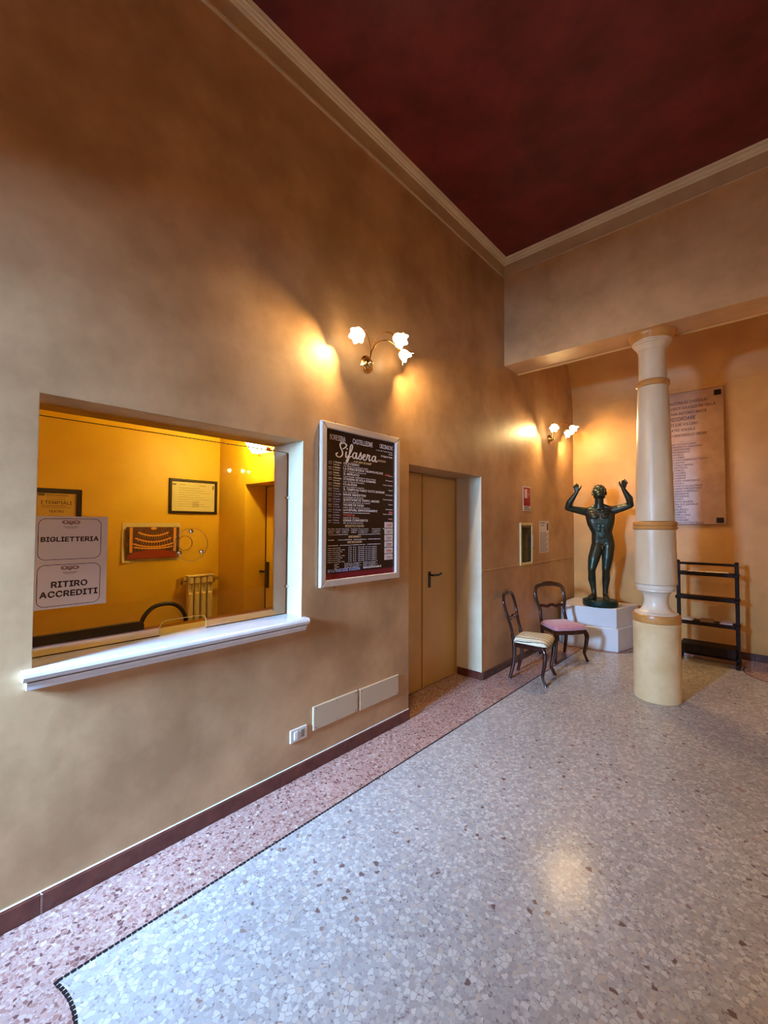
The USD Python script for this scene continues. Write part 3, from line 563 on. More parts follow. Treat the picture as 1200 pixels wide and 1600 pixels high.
for x0, x1, zz in ((1.83, 2.0, 1.482), (2.10, 2.33, 1.482), (1.82, 1.875, 1.446), (1.91, 2.04, 1.446), (2.055, 2.18, 1.446), (2.20, 2.33, 1.446), (1.82, 1.91, 1.409), (1.93, 2.17, 1.409), (2.19, 2.33, 1.409)):
    sm.append(fit('prevendita presso la biglietteria del teatro', 0.007, x0, x1, zz, False))
for k in range(8):
    z = 1.392-0.0135*k
    sm += [fit('Palco di prima fila', 0.007, 1.82, 1.93+0.02*((k*5) % 3), z, False), fit('15 12', 0.007, 2.005, 2.08, z, False), fit('Palco secondo', 0.007, 2.10, 2.16, z, False), fit('12 10', 0.007, 2.17, 2.22, z, False), fit('Loggione', 0.007, 2.23, 2.29, z, False)]
for k in range(4):
    for x0, x1 in ((1.88, 1.92), (1.97, 2.13), (2.15, 2.30)): sm.append(fit(['intero platea', 'ridotto giovani e anziani', 'orari di apertura'][k % 3], 0.006, x0, x1-0.02*(k % 2), 1.284-0.0095*k, False))
pt('price_table', sm, PRINT_W, True)
pt('contact_line', [fit('INFO & PRENOTAZIONI  0374/350944', 0.020, 1.82, 2.12, 1.234), ], PRINT_B)
pt('web_line', [fit('www.teatrosociale.it', 0.015, 2.15, 2.34, 1.240)], PRINT_W)
for k in range(6):
    z0 = 1.575-0.0485*k-0.0445
    o = obj('sponsor_card', T(plate(2.375, 2.468, z0, z0+0.0435, 0.0006), ONX, (PD, 0, 0)), PRINT_W, po, False)
    obj('sponsor_mark', T(cat(fit(['sociale', 'banca', 'latteria', 'comune', 'radio', 'museo'][k], 0.011, 2.40, 2.455, z0+0.018), plate(2.395, 2.45, z0+0.008, z0+0.011, 0.0005)), ONX, (PD+0.0006, 0, 0)), [PRINT_R, INKL, INKL, POSTER_RED, PRINT_R, INKL][k], o, False)

# ------------------------------------------------------------ wall details
def cover(y0, y1, z0, z1, label):
    t = thing('cover_plate', label, 'cover plate', group='cover plates above the skirting')
    obj('plate', T(trimesh.convex.convex_hull(np.array([(a, b, c) for a, b, c in [(y0, z0, 0), (y1, z0, 0), (y1, z1, 0), (y0, z1, 0), (y0, z0, 0.009), (y1, z0, 0.009), (y1, z1, 0.009), (y0, z1, 0.009), (y0+0.004, z0+0.004, 0.012), (y1-0.004, z0+0.004, 0.012), (y1-0.004, z1-0.004, 0.012), (y0+0.004, z1-0.004, 0.012)]])), ONX), VENT, t)
    for y in (y0+0.02, (y0+y1)/2, y1-0.02):
        for z in (z0+0.014, z1-0.014): obj('screw', T(lathe([(0, 0.002), (0.004, 0.001), (0.0055, 0), (0, 0)], 12), ONX, (0.012, y, z)), CHROME, t)
cover(1.718, 2.108, 0.243, 0.392, 'larger beige junction cover plate low on the wall nearer the socket')
cover(2.128, 2.550, 0.238, 0.388, 'beige junction cover plate low on the wall nearest the door')
so = thing('wall_socket', 'small pale wall socket above the red skirting', 'socket')
obj('face_plate', rbx(0, 0.010, 1.545, 1.672, 0.222, 0.302, 0.004), PLASTIC_W, so)
obj('switch', rbx(0.010, 0.015, 1.572, 1.598, 0.238, 0.286, 0.003), mat('switch_white', hexc(240, 240, 240), 0.3), so)
obj('socket', rbx(0.010, 0.012, 1.622, 1.648, 0.238, 0.286, 0.001), mat('socket_grey', hexc(150, 140, 124), 0.4), so)
for z in (0.250, 0.262, 0.274): obj('pin_hole', T(trimesh.creation.cylinder(0.0028, 0.001, sections=12), ONX, (0.0125, 1.635, z)), BLACK, so)

hy = thing('hydrant_sign', 'small red and white fire hydrant sign on the left wall', 'sign')
obj('plate', T(plate(4.822, 5.038, 1.730, 2.022, 0.003), ONX), PAPER, hy, False)
obj('red_panel', T(plate(4.834, 5.026, 1.790, 2.010, 0.0006), ONX, (0.003, 0, 0)), SIGNRED, hy, False)
obj('pictogram', T(cat(plate(4.858, 4.938, 1.882, 1.990, 0.0004), plate(4.965, 4.99, 1.925, 1.935, 0.0004), plate(4.985, 4.992, 1.90, 1.985, 0.0004)), ONX, (0.0036, 0, 0)), PRINT_P, hy, False)
obj('lettering', T(cat(fit('IDRANTE', 0.020, 4.85, 5.0, 1.763), fit('ANTINCENDIO', 0.018, 4.84, 5.02, 1.738)), ONX, (0.003, 0, 0)), GREEN_INK, hy, False)
def pic(t):
    obj('figure', T(ext(unary_union([Point(4.905, 1.42).buffer(0.03), affinity.scale(Point(4.90, 1.33).buffer(0.06), 0.8, 1.2), sbox(4.83, 1.13, 4.94, 1.26)]), 0.0005), ONX, (0.006, 0, 0)), mat('picture_olive', hexc(74, 70, 24), 0.4), t, False)
    obj('caption', T(cat(plate(4.80, 5.0, 1.535, 1.541, 0.0005), text('MOSTRA', 0.022, 4.80, 1.548, 'l', 1, True)), ONX, (0.006, 0, 0)), PRINT_G, t, False)
framed('framed_picture', 'narrow pale framed picture of a dark scene below the hydrant sign', 4.728, 5.066, 1.086, 1.584, 0.030, PAPER2, PICT, (0, 0, 0), ONX, pic, 0.014)
obj('leaflet', rbx(0.0145, 0.016, 5.025, 5.075, 1.29, 1.44, 0.0005), PAPER, None); tag(stage.GetPrimAtPath('/World/leaflet'), 'slim white leaflet tucked on the edge of the narrow framed picture', 'leaflet')
no = thing('notice_sheet', 'printed white notice sheet taped right of the narrow framed picture', 'notice')
obj('sheet', T(plate(5.290, 5.598, 1.206, 1.612, 0.001), ONX), PAPER, no, False)
nl = [fit('AVVISO AL PUBBLICO', 0.02, 5.31, 5.48, 1.58), fit('Teatro', 0.018, 5.33, 5.45, 1.55)]
for k in range(16): nl.append(fit('si informa che la sala resta aperta', 0.010, 5.31, 5.49+0.09*((k*3) % 4)/3, 1.46-0.016*k, False))
obj('lettering', T(cat(*nl), ONX, (0.001, 0, 0)), mat('ink_grey', hexc(130, 110, 110), 0.6), no, False)
obj('photo_block', T(plate(5.535, 5.58, 1.495, 1.585, 0.0005), ONX, (0.001, 0, 0)), INK, no, False)

# ------------------------------------------------------------ plaque on the back wall
pq = thing('memorial_plaque', 'tall pinkish stone plaque carved with names behind the column', 'plaque', (0, YB-0.004, 0))
P0, P1, PZ0, PZ1 = 0.93, 1.772, 1.573, 3.262
obj('slab', T(trimesh.convex.convex_hull(np.array([(x, y, z) for x, y in ((P0, PZ0), (P1, PZ0), (P1, PZ1), (P0, PZ1)) for z in (0, 0.020)]+[(x, y, 0.026) for x, y in ((P0+0.008, PZ0+0.008), (P1-0.008, PZ0+0.008), (P1-0.008, PZ1-0.008), (P0+0.008, PZ1-0.008))])), ONY), PLAQUE, pq)
for x in (P0+0.06, P1-0.06):
    for z in (PZ0+0.055, PZ1-0.075): obj('stud', T(rbx(x-0.035, x+0.035, z-0.032, z+0.032, 0.026, 0.036, 0.006), ONY), BLACKW, pq)
lines = [(0.030, 1.61, "L'AMMINISTRAZIONE DI COSPICUO"), (0.030, 1.69, "SOLLEVANTE EDUCAZIONE DELLA"), (0.030, 1.60, 'MENTE AL SAN ANTONIO ABATE'), (0.042, 1.49, 'INTENDE RICORDARE'), (0.030, 1.51, 'QUANTI SOLDATI CHE VOLLERO'), (0.030, 1.485, 'QUESTO TEATRO SOCIALE'), (0.030, 1.60, 'DOTATO RENDENDOLE ONORE'), (0.012, 1.44, '______________')]
names = [(1.49, 'BENEDETTO COSTANTI'), (1.55, 'GRANDI LORENZO FU GIACOMO'), (1.43, 'BRUNI MAESTRONI'), (1.42, 'ROSSI FRANCESCO'), (1.36, 'LUNA ANGELO'), (1.37, 'PINI GIACOMO'), (1.60, 'BERTOLINI GIOVANNI BATTISTA'), (1.37, 'GALLI GIUSEPPE'), (1.46, 'SARTORI ANTONIO MARIA'), (1.40, 'MONTI BATTISTA'), (1.36, 'VILLA CARLO'), (1.38, 'CORTI GIACOMO'), (1.38, 'FERRI GIUSEPPE'), (1.38, 'NERI GIUSEPPE'), (1.52, 'DON LUIGI FRANCESCO'), (1.36, 'RIVA PAOLO'), (1.55, 'CONTI LODOVICO FU ANTONIO'), (1.54, 'GIOVANNI PRESBITERO'), (1.51, 'MARI VINCENZO DOMENICO'), (1.41, 'SALA GIUSEPPE'), (1.41, 'VITI GIUSEPPE'), (1.35, 'ANTONIO'), (1.45, 'GHISI GIUSEPPE MARIA'), (1.50, 'PAOLI CARLO E ANGELO'), (1.33, 'PIETRO'), (1.40, 'MAZZI MAURIZIO'), (1.38, 'GIUSEPPE'), (1.42, 'SPINA LUIGI'), (1.37, 'ANGELO'), (1.40, 'DE FERRARI'), (1.55, 'ANGELO E FRATELLO')]
ms = []; z = 3.178
for h, xe, s in lines:
    z -= 0.068 if h < 0.04 else 0.075
    ms.append(fit(s, h*1.05, max(0.97, xe-0.021*len(s)*(h/0.030)), xe, z, True, 0.0006))
z -= 0.010
for xe, s in names:
    z -= 0.0332; ms.append(fit(s, 0.021, max(0.97, xe-0.0185*len(s)), xe, z, True, 0.0006))
for q in ms: obj('inscription_line', T(q, ONY, (0, -0.026, 0)), PLAQUE_INK, pq, False)

# ------------------------------------------------------------ column
co = thing('column', 'round cream stone column with ochre rings under the beam', 'column', (1.383, 4.553, 0))
def drum(name, prof, m, lb=None): obj(name, lathe(prof, 72), m, co, 28, lb)
drum('base_drum', [(0, 0), (0.181, 0), (0.185, 0.006), (0.185, 0.66), (0.187, 0.664), (0.187, 0.672), (0.183, 0.676), (0.183, 0.690), (0, 0.690)], CREAMY, 'straw coloured base drum')
drum('ring', [(0, 0.690), (0.186, 0.690), (0.190, 0.698), (0.191, 0.715), (0.190, 0.742), (0.186, 0.757), (0.178, 0.762), (0, 0.762)], OCHRE)
fl_ = [(0, 0.762), (0.170, 0.762), (0.171, 0.772)]+[(0.170-0.074*math.sin(t)**0.9, 0.775+0.100*(1-math.cos(t))) for t in np.linspace(0.05, np.pi/2, 12)]+[(0.096+0.056*(1-math.cos(t)), 0.885+0.085*math.sin(t)) for t in np.linspace(0.0, np.pi/2, 12)]+[(0.150, 0.985), (0, 0.985)]
drum('flared_neck', [(r, z) for r, z in fl_], CREAMW, 'ivory waisted block')
drum('lip', [(0, 0.985), (0.152, 0.985), (0.157, 0.990), (0.157, 1.024), (0.152, 1.028), (0, 1.028)], CREAMW)
drum('drum', [(0, 1.030), (0.165, 1.030), (0.168, 1.034), (0.160, 1.520), (0, 1.520)], CREAM)
drum('ring', [(0, 1.520), (0.166, 1.520), (0.174, 1.528), (0.177, 1.540), (0.172, 1.551), (0.168, 1.553), (0.172, 1.556), (0.176, 1.572), (0.170, 1.590), (0.160, 1.596), (0, 1.596)], OCHRE)
drum('shaft', [(0, 1.598), (0.155, 1.598), (0.153, 1.61), (0.146, 2.0), (0.134, 2.45), (0.121, 2.832), (0, 2.832)], CREAM)
drum('ring', [(0, 2.832), (0.124, 2.832), (0.133, 2.843), (0.136, 2.862), (0.130, 2.884), (0.118, 2.892), (0, 2.892)], OCHRE)
drum('neck', [(0, 2.894), (0.113, 2.894), (0.111, 2.91), (0.110, 3.165), (0, 3.165)], CREAM)
drum('capital', [(0, 3.165), (0.116, 3.165), (0.116, 3.176), (0.120, 3.180), (0.122, 3.192), (0.130, 3.205), (0.140, 3.222), (0.148, 3.226), (0.150, 3.240), (0.158, 3.244), (0.160, 3.256), (0, 3.256)], CREAM)
drum('abacus', [(0, 3.256), (0.162, 3.256), (0.166, 3.268), (0.178, 3.290), (0.184, 3.305), (0.186, 3.318), (0.186, 3.3325), (0, 3.3325)], OCHRE, 'ochre rim of the capital')

# ------------------------------------------------------------ plinth and statue
pl = thing('plinth', 'two-step white plinth carrying the bronze statue', 'plinth', (0.455, 6.05, 0))
PP = Polygon([(0.175-0.455, 5.69-6.05), (0.755-0.455, 5.82-6.05), (0.885-0.455, 6.40-6.05), (0.03-0.455, 6.40-6.05), (0.03-0.455, 5.86-6.05)])
def block(poly, z0, z1, c=0.004):
    a_, b_ = poly.exterior.coords[:-1], poly.buffer(-c, join_style=2).exterior.coords[:-1]
    return trimesh.convex.convex_hull(np.array([(*p, z) for p in a_ for z in (z0+c, z1-c)]+[(*p, z) for p in b_ for z in (z0, z1)]))
obj('lower_block', block(PP, 0, 0.283, 0.008), PLINTHM, pl)
obj('groove', block(PP.buffer(-0.028, join_style=2), 0.283, 0.292, 0.001), PLINTHM, pl, False)
obj('upper_block', block(PP.buffer(-0.022, join_style=2), 0.292, 0.525), PLINTHM, pl)

st = thing('statue', 'dark bronze statue of a nude man with both arms raised', 'statue', (0.478, 5.985, 0.525), 15.8)
ZS = 0.525
def S(p, r): return m3.Manifold.sphere(r, 20).translate(tuple(map(float, p)))
def bone(*pr): return m3.Manifold.batch_hull([S(p[:3], p[3]) for p in pr])
def zz(p): return (p[0], p[1], p[2]-ZS, p[3])
def bones(*chain): return [bone(zz(a), zz(b)) for a, b in zip(chain[:-1], chain[1:])]
B = []
chest = [(-0.06, 0.0, 1.70, .076), (0.14, 0, 1.705, .076), (-0.035, -.008, 1.60, .082), (0.125, -.008, 1.60, .082)]
waist = [(0.016, 0, 1.48, .078), (0.098, 0, 1.48, .078)]
pelv = [(0.012, .01, 1.335, .074), (0.132, .01, 1.335, .074)]
B += [bone(*map(zz, chest)), bone(*map(zz, chest[2:]+waist)), bone(*map(zz, waist+pelv))]
B += [bone(zz((-.042, -.050, 1.672, .046)), zz((-.012, -.056, 1.668, .043)), zz((-.06, -.03, 1.71, .04))), bone(zz((.117, -.050, 1.677, .046)), zz((.087, -.056, 1.673, .043)), zz((.14, -.03, 1.715, .04)))]      # pectorals
B += [bone(zz((.035, -.036, 1.60, .048)), zz((.075, -.036, 1.60, .048)), zz((.045, -.030, 1.42, .050)), zz((.080, -.030, 1.42, .050)))]   # belly
B += [bone(zz((-.06, .05, 1.66, .05)), zz((.02, .05, 1.52, .03))), bone(zz((.14, .05, 1.66, .05)), zz((.09, .05, 1.52, .03)))]
B += [bone(zz((.033, .025, 1.775, .066)), zz((.033, .012, 1.84, .053))), bone(zz((.033, .012, 1.84, .053)), zz((.033, -.005, 1.91, .052)))]
for s_ in (-1, 1): B += [bone(zz((.038+s_*.030, -.045, 1.755, .022)), zz((.038+s_*.125, -.025, 1.765, .026)))]   # clavicles
for zr in (1.59, 1.545, 1.50): 
    for s_ in (-1, 1): B += [S(zz((.057+s_*.022, -.061, zr, .030))[:3], .030)]
B += bones((.033, .03, 1.83, .036), (-.085, .02, 1.765, .036), (-.125, .0, 1.745, .050)) + bones((.033, .03, 1.83, .036), (.155, .02, 1.775, .036), (.2, 0, 1.76, .050))
B += bones((-.125, 0, 1.742, .056), (-.235, -.035, 1.765, .046), (-.342, -.07, 1.79, .037), (-.316, -.09, 1.865, .041), (-.227, -.12, 1.995, .021))
B += bones((.2, 0, 1.757, .056), (.295, -.035, 1.785, .046), (.382, -.07, 1.815, .037), (.370, -.09, 1.895, .041), (.302, -.12, 2.026, .021))
B += bones((.012, .0, 1.30, .078), (-.035, -.045, 1.14, .070), (-.062, -.075, .995, .047), (-.062, -.062, .955, .043), (-.062, .005, .855, .047), (-.045, .01, .74, .032), (-.037, .0, .655, .029))
B += bones((.132, .0, 1.30, .076), (.122, -.022, 1.15, .068), (.102, -.035, 1.00, .047), (.102, -.025, .96, .043), (.103, .022, .865, .047), (.094, .025, .74, .032), (.09, .02, .65, .029))
B += [bone(zz((-.066, -.108, .985, .024)), zz((-.064, -.10, 1.0, .022))), bone(zz((.101, -.068, .99, .024)), zz((.101, -.06, 1.005, .022)))]
B += [S(zz((.012, .055, 1.31, .068))[:3], .068), S(zz((.128, .055, 1.31, .068))[:3], .068), bone(zz((.068, -.072, 1.283, .017)), zz((.068, -.078, 1.26, .016)))]
for hx, hy_, tx, ty, z0 in ((-.037, .025, -.105, -.125, .632), (.09, .045, .112, -.115, .626)):
    d = np.array([tx-hx, ty-hy_]); L = np.linalg.norm(d); d /= L; n_ = np.array([-d[1], d[0]])
    q = lambda a, s, zc, r: (hx+d[0]*a+n_[0]*s, hy_+d[1]*a+n_[1]*s, zc, r)
    B += [bone(*map(zz, [q(-.015, 0, .628, .027), q(.04, 0, .65, .028), q(.10, -.02, .622, .020), q(.10, .02, .622, .020)]))]
    for i, s in enumerate((-.028, -.013, .001, .014, .026)): B += [bone(zz(q(.10, s, .618, .013)), zz(q(.150-.006*abs(i-1), s*1.05, .613, .009)))]
body = m3.Manifold.batch_boolean(B, m3.OpType.Add).refine_to_length(0.013)
def taub(m, n, lam=0.5):
    t = mtm(m); t.merge_vertices(); trimesh.smoothing.filter_taubin(t, lamb=lam, nu=lam+0.02, iterations=n); return t
def mm(t): return m3.Manifold(m3.Mesh(np.asarray(t.vertices, np.float32), np.asarray(t.faces, np.uint32)))
body_t = taub(body, 30)
# head, built upright then tilted back
H = [bone((0, .020, .030, .070), (0, -.020, .034, .066), (0, .0, .045, .062)),
     bone((-.030, -.052, .024, .028), (.030, -.052, .024, .028), (-.036, -.046, -.022, .024), (.036, -.046, -.022, .024), (0, -.062, -.080, .020), (-.046, .0, -.058, .018), (.046, .0, -.058, .018)),
     bone((-.03, -.076, .026, .010), (.03, -.076, .026, .010)), bone((0, -.082, .016, .008), (0, -.106, -.022, .011)), bone((-.012, -.092, -.027, .009), (.012, -.092, -.027, .009)),
     bone((-.018, -.080, -.048, .008), (0, -.088, -.046, .009)), bone((.018, -.080, -.048, .008), (0, -.088, -.046, .009)), bone((-.014, -.080, -.060, .009), (.014, -.080, -.060, .009)),
     bone((-.008, -.075, -.084, .015), (.008, -.075, -.084, .015))]
for s in (-1, 1): H += [bone((s*.073, .004, .018, .010), (s*.076, .012, .006, .010), (s*.070, .002, -.022, .009)), bone((s*.042, -.062, -.012, .016), (s*.03, -.07, -.02, .012))]
head = m3.Manifold.batch_boolean(H, m3.OpType.Add)
for s in (-1, 1): head = head - S((s*.029, -.098, .006), .017)
for s in (-1, 1): head = head + S((s*.028, -.076, .005), .0115)
# short curls
for k in range(130):
    u = rng.normal(size=3); u /= np.linalg.norm(u)
    if u[2] < -0.15 or (u[1] < -0.55 and u[2] < 0.62): continue
    head = head + S(np.array([0, .010, .034])+u*np.array([.068, .081, .075]), .0125)
head = taub(head.refine_to_length(0.006), 5); head.apply_scale(1.07)
head.apply_transform(trimesh.transformations.rotation_matrix(math.radians(-34), (1, 0, 0))); head.apply_translation((.034, -.025, 1.978-ZS))
# hands
def hand(w, axis, out, palm_n, ts):
    """w wrist; axis towards the fingers; out = thumb side; palm_n = way the palm faces"""
    w, a, o, n = [np.asarray(q, float) for q in (w, axis, out, palm_n)]
    a /= np.linalg.norm(a); o -= a*(o@a); o /= np.linalg.norm(o); n = np.cross(a, o); n *= np.sign(n@np.asarray(palm_n)) or 1
    P = lambda x, y, z: w+a*x+o*y+n*z
    kn = [P(.062, .024, 0), P(.067, .009, -.003), P(.064, -.007, -.003), P(.056, -.022, 0)]
    M = [m3.Manifold.batch_hull([S(w, .017), S(P(.02, .018, .004), .013), S(P(.02, -.016, .004), .013)]+[S(k, .0105) for k in kn])]
    for k, (ln, bend) in enumerate(((.040, .75), (.045, .6), (.042, .85), (.034, 1.0))):
        p, an, r = kn[k], 0.15+0.25*bend, .0092
        for seg, f in enumerate((0.46, 0.32, 0.26)):
            dirv = a*math.cos(an)+n*math.sin(an)+o*(.16-.10*k)
            q = p+dirv*ln*f*1.25
            M.append(m3.Manifold.batch_hull([S(p, r), S(q, r-.0009)])); p, r = q, r-.0009; an += bend*0.75
    th = [P(.012, .016, .006), P(.036, .042, .012), P(.054, .056, .012), P(.070, .060, .006)]
    for i, (r0, r1) in enumerate(((.015, .0115), (.0115, .0098), (.0098, .008))): M.append(m3.Manifold.batch_hull([S(th[i], r0), S(th[i+1], r1)]))
    return taub(m3.Manifold.batch_boolean(M, m3.OpType.Add).refine_to_length(0.0045), 5)
hl = hand((-.227, -.12, 1.995-ZS), (-.10, -.12, 1), (1, -.2, 0.1), (0.2, -1, 0.1), 1)
hr = hand((.302, -.12, 2.026-ZS), (.22, -.10, 1), (-1, -.2, 0.1), (-0.2, -1, 0.1), -1)
fig = m3.Manifold.batch_boolean([mm(q) for q in (body_t, head, hl, hr)], m3.OpType.Add)
obj('figure', mtm(fig), BRONZE, st, 50)
ba = np.linspace(0, 2*np.pi, 48, endpoint=False)
rr_ = 1+0.05*np.array([meshkit.fbm(np.array([[math.cos(t)*2+5, math.sin(t)*2+5, 1.0]]))[0] for t in ba])-0.025
bp = Polygon([(0.032+0.205*r*math.cos(t), -0.04+0.185*r*math.sin(t)) for t, r in zip(ba, rr_)])
bm = trimesh.convex.convex_hull(np.array([(*p, z) for o, z in ((0.006, 0), (0, 0.012), (0, 0.066), (0.012, 0.082)) for p in bp.buffer(-o).exterior.coords[:-1]]))
obj('base', bm, BRONZE_G, st, 30, 'rough green patinated oval base')

# ------------------------------------------------------------ chairs (facing +x)
def chair(name, label, loc, rot, seatmat, fw_, bw, dp, sh, hh, cb, seat_pts, mold=1.0):
    t = thing(name, label, 'chair', loc, rot, 'balloon-back chairs by the wall')
    xf, xb = dp/2, -dp/2
    for s in (-1, 1):
        fl2 = catmull([(xf-0.030, s*(fw_/2-0.015), sh-0.02), (xf+0.004, s*(fw_/2+0.004), sh-0.075), (xf-0.002, s*(fw_/2+0.002), sh*0.55), (xf-0.022, s*(fw_/2-0.008), sh*0.27), (xf-0.014, s*(fw_/2-0.002), 0.06), (xf+0.012, s*(fw_/2+0.010), 0.0)], 6)
        n = len(fl2); rr = np.interp(np.linspace(0, 1, n), [0, .18, .5, .75, .9, 1], [.024, .024, .0175, .0135, .014, .016])
        obj('leg', sweep(fl2, rr, k=10, ref=(1, 0, 0), shape='sq'), MAHOG, t)
        bl2 = catmull([(xb-0.000, s*(bw/2), 0.0), (xb+0.040, s*(bw/2-0.004), sh*0.45), (xb+0.045, s*(bw/2-0.002), sh*0.9), (xb+0.030, s*(bw/2), sh+0.06)], 7)
        n = len(bl2); obj('leg', sweep(bl2, np.interp(np.linspace(0, 1, n), [0, .5, 1], [.0145, .019, .0185]), k=10, ref=(1, 0, 0), shape='sq'), MAHOG, t)
    rk = lambda z: xb+0.030-0.115*max(0, (z-sh-0.06))/(hh-sh)
    wz = [(bw/2, sh+0.06), (bw/2-0.006, sh+0.13), (bw/2+0.000, sh+0.18), (bw/2+0.022, sh+0.26), (bw/2+0.028, hh-0.10), (bw/2+0.002, hh-0.035), (0.085, hh-0.006), (0.0, hh)]
    loop = [(rk(z), -y, z) for y, z in wz]+[(rk(z), y, z) for y, z in wz[::-1][1:]]
    lp = catmull(loop, 7); n = len(lp); q = np.linspace(-1, 1, n)
    ra = np.interp(abs(q), [0, .2, .5, 1], [.030, .026, .021, .021]); rb = np.interp(abs(q), [0, .3, 1], [.015, .014, .016])
    obj('back_frame', sweep(lp, np.stack([rb, ra], 1), k=12, ref=(1, 0, 0)), MAHOG, t, 40, 'dark polished balloon back')
    wc = bw/2+0.002; zc = cb
    br_ = catmull([(rk(zc), -wc, zc-0.012), (rk(zc), -wc*0.72, zc-0.004), (rk(zc), -wc*0.36, zc-0.016), (rk(zc), 0, zc+0.002), (rk(zc), wc*0.36, zc-0.016), (rk(zc), wc*0.72, zc-0.004), (rk(zc), wc, zc-0.012)], 6)
    obj('cross_rail', sweep(br_, (0.012, 0.019), k=10, ref=(1, 0, 0)), MAHOG, t)
    obj('crest', sweep(catmull([(rk(hh)+0.008, -0.055, hh-0.006), (rk(hh)+0.016, 0, hh-0.002), (rk(hh)+0.008, 0.055, hh-0.006)], 6), (0.009, 0.015), k=10, ref=(1, 0, 0)), MAHOG, t)
    # seat outline: rounded trapezoid
    op = Polygon([(xf+0.005, -fw_/2-0.006), (xf+0.022, 0), (xf+0.005, fw_/2+0.006), (xb+0.035, bw/2+0.012), (xb+0.030, 0), (xb+0.035, -bw/2-0.012)]).buffer(-0.03).buffer(0.034)
    rail = T(ext(op.buffer(-0.004).difference(op.buffer(-0.030)), 0.055), t=(0, 0, sh-0.058)); obj('seat_rail', rail, MAHOG, t)
    # domed cushion
    K, N = 14, 72; ring = op.buffer(0.004).exterior; c = np.array(op.centroid.coords[0]); base = np.array([ring.interpolate(k/N, normalized=True).coords[0] for k in range(N)])
    V, F = [], []
    for i in range(K+1):
        f = i/K; sc = 1-f if f > 0 else 1
        V += [(*(c+(b-c)*math.cos(f*np.pi/2)**0.55), sh-0.010+0.070*math.sin(f*np.pi/2)**0.75*seat_pts) for b in base]
    V += [(*(b), sh-0.012) for b in base]
    for i in range(K):
        for k in range(N): a_, b_2 = i*N+k, i*N+(k+1) % N; F += [(a_, b_2, b_2+N), (a_, b_2+N, a_+N)]
    cm = tm(V, F); cm.merge_vertices()
    obj('seat', cm, seatmat, t, 60)
    return t
chair('side_chair', 'dark balloon-back chair with a cream and black striped seat', (0.330, 4.270, 0), 9.0, STRIPE, 0.385, 0.285, 0.355, 0.385, 0.845, 0.605, 0.9)
chair('side_chair', 'dark balloon-back chair with a dusty pink seat beside the plinth', (0.315, 5.147, 0), -36.0, PINKF, 0.385, 0.33, 0.37, 0.375, 0.835, 0.585, 0.95)

# ------------------------------------------------------------ leaflet rack
rk_ = thing('leaflet_rack', 'dark wooden open leaflet rack with four shelves behind the column', 'rack', (0, 6.14, 0))
RX0, RX1 = 1.336, 1.876
for x in (RX0, RX1):
    obj('post', rbx(x-0.018, x+0.018, -0.018, 0.018, 0.05, 1.13, 0.004), RACKW, rk_)
    obj('finial', T(lathe([(0, 0), (0.016, 0), (0.021, 0.008), (0.019, 0.018), (0.010, 0.024), (0, 0.025)], 16), t=(x, 0, 1.13)), RACKW, rk_)
    obj('foot', rbx(x-0.020, x+0.020, -0.15, 0.17, 0.0, 0.05, 0.008), RACKW, rk_)
obj('top_rail', sweep([(RX0, 0, 1.118), ((RX0+RX1)/2, 0, 1.118), (RX1, 0, 1.118)], 0.015), RACKW, rk_)
def shelf(z, d0=-0.10, d1=0.12):
    obj('shelf', rbx(RX0+0.018, RX1-0.018, d0, d1, z-0.018, z, 0.004), RACKW, rk_)
    obj('shelf_lip', rbx(RX0+0.018, RX1-0.018, d0-0.010, d0, z-0.030, z+0.012, 0.003), RACKW, rk_)
    for x in (RX0, RX1): obj('bracket', rbx(x-0.021, x+0.021, d0-0.006, d1, z-0.034, z-0.0, 0.005), RACKW, rk_)
for z in (1.020, 0.742, 0.455): shelf(z)
obj('shelf', rbx(RX0+0.018, RX1-0.018, -0.13, 0.15, 0.175, 0.200, 0.004), RACKW, rk_); obj('shelf_lip', rbx(RX0+0.018, RX1-0.018, -0.142, -0.13, 0.115, 0.212, 0.003), RACKW, rk_)
obj('lower_rail', rbx(RX0+0.018, RX1-0.018, -0.015, 0.015, 0.06, 0.10, 0.003), RACKW, rk_)
pa = thing('paper_stack', 'loose pale papers lying on the top shelf of the rack', 'papers', (0, 6.14, 1.0205))
for k, (x0, x1, a_) in enumerate(((1.42, 1.66, 4), (1.52, 1.76, -6), (1.60, 1.80, 9))):
    m = rbx(-(x1-x0)/2, (x1-x0)/2, -0.075, 0.08, 0.004*k, 0.004*k+0.0035, 0.0008); m.apply_transform(trimesh.transformations.rotation_matrix(math.radians(a_), (0, 0, 1))); m.apply_translation(((x0+x1)/2, 0.005, 0))
    obj('sheet', m, [PAPER, PAPER2, PAPER][k], pa, False)
for (x0, x1, m, lb) in ((1.365, 1.475, PAPER, 'stack of white leaflets at the left of the third rack shelf'), (1.545, 1.665, mat('leaflet_tan', hexc(150, 116, 84), 0.5), 'stack of tan leaflets in the middle of the third rack shelf'), (1.725, 1.835, mat('leaflet_lilac', hexc(206, 190, 204), 0.5), 'stack of lilac white leaflets at the right of the third rack shelf')):
    t = thing('leaflet_stack', lb, 'leaflets', ((x0+x1)/2, 6.14, 0.4555), random.uniform(-4, 4), 'leaflet stacks on the rack'); w = (x1-x0)/2
    for k in range(5):
        dx = random.uniform(-.003, .003); obj('leaflet', rbx(-w+dx, w+dx, -0.088, 0.09, 0.005*k, 0.005*k+0.0046, 0.0008), m, t, False)

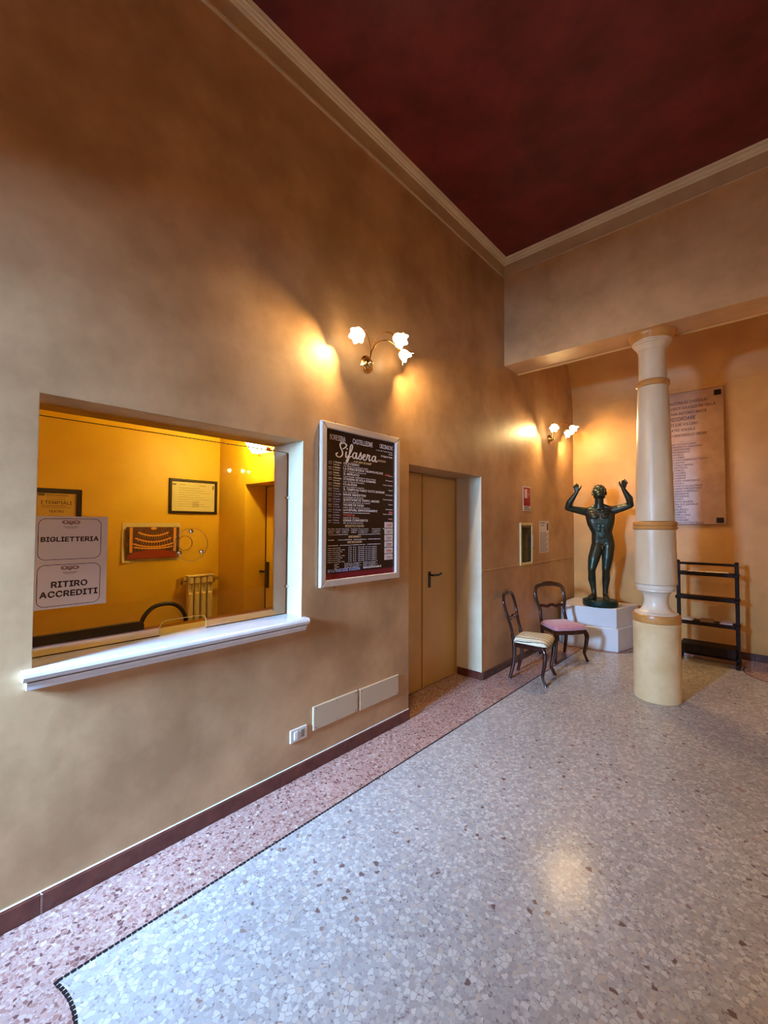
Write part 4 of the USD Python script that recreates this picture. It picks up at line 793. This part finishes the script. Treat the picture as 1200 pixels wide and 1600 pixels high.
# ------------------------------------------------------------ sconces
def shade_mesh():
    """open tulip flower glass: six-lobed, ruffled rim, mouth along +z"""
    N, K = 48, 12; V, F = [], []
    prof = [(0.012, 0.0), (0.022, 0.004), (0.032, 0.016), (0.037, 0.032), (0.038, 0.048), (0.042, 0.062), (0.054, 0.076)]
    P = catmull(np.array(prof), 3)
    for i, (r, z) in enumerate(P):
        f = i/(len(P)-1)
        for k in range(N):
            a = 2*np.pi*k/N; lob = 1+0.10*f*f*math.cos(6*a); V.append((r*lob*math.cos(a), r*lob*math.sin(a), z+0.007*f**3*math.cos(6*a)))
    n = len(P)
    for i in range(n-1):
        for k in range(N): a, b = i*N+k, i*N+(k+1) % N; F += [(a, b, b+N), (a, b+N, a+N)]
    m = tm(V, F); inn = m.copy(); nv = m.vertex_normals; inn.vertices = inn.vertices-nv*0.002; inn.invert()
    rim = []; o = (n-1)*N; t = len(V)
    for k in range(N): a, b = o+k, o+(k+1) % N; rim += [(a, b, t+b), (a, t+b, t+a)]
    return tm(np.vstack([m.vertices, inn.vertices]), np.vstack([m.faces, inn.faces+t, rim]))
SH = shade_mesh()
def align(d):
    d = np.asarray(d, float); d /= np.linalg.norm(d); u = np.cross([0, 0, 1], d)
    if np.linalg.norm(u) < 1e-6: u = np.array([1, 0, 0.])
    u /= np.linalg.norm(u); M = np.eye(4); M[:3, 0] = u; M[:3, 1] = np.cross(d, u); M[:3, 2] = d; return M
def sconce(label, loc, rot, s=1.0):
    t = thing('wall_sconce', label, 'wall lamp', loc, rot, 'brass wall sconces')
    obj('wall_plate', T(T(lathe([(0, 0), (0.050, 0), (0.053, 0.004), (0.051, 0.010), (0.040, 0.014), (0.038, 0.020), (0.030, 0.024), (0.027, 0.032), (0.018, 0.040), (0.015, 0.050), (0.010, 0.058), (0, 0.062)], 40), np.diag([1.22, 1.22, 1, 1.0])), ONX, (0, -0.016, 0.018)), BRASS, t)
    stem = (0.035, 0, 0.035)
    for th in (-64, 0, 64):
        c, s_ = math.cos(math.radians(th)), math.sin(math.radians(th))
        D = lambda r, z: (0.030+c*r, s_*r, z)
        arm = catmull([(0.036, -0.016, 0.020), (0.034, -0.012, 0.06), D(0.010, 0.12), D(0.055, 0.185), D(0.125, 0.215), D(0.185, 0.195), D(0.222, 0.165)], 7)
        a = obj('arm', sweep(arm, 0.0048, k=10, ref=(0, 1, 0)), BRASS, t)
        d = np.array([c*0.80, s_*0.80, -0.66]); p = np.array(D(0.224, 0.163))
        obj('lamp_holder', T(lathe([(0, -0.004), (0.010, -0.004), (0.013, 0.006), (0.016, 0.020), (0.020, 0.024), (0, 0.024)], 20), align(d), p), BRASS, a)
        obj('lamp_shade', T(SH, align(d), p+d*0.016), SHADE, t, 60, 'lit flower-shaped frosted glass shade')
        sphere_light(t, p+d*0.062, 0.016, (1.0, 0.66, 0.27), BULB*30)
    return t
sconce('brass three-arm wall sconce with lit flower glass shades above the poster', (0, 2.203, 2.712), 0)
sconce('brass three-arm wall sconce with lit flower glass shades beside the statue', (0, 5.66, 2.685), 0)
sconce('brass three-arm wall sconce on the far right wall opposite the statue', (W, 5.1, 2.70), 180)
sconce('brass three-arm wall sconce on the far right wall near the street doors', (W, 0.3, 2.70), 180)
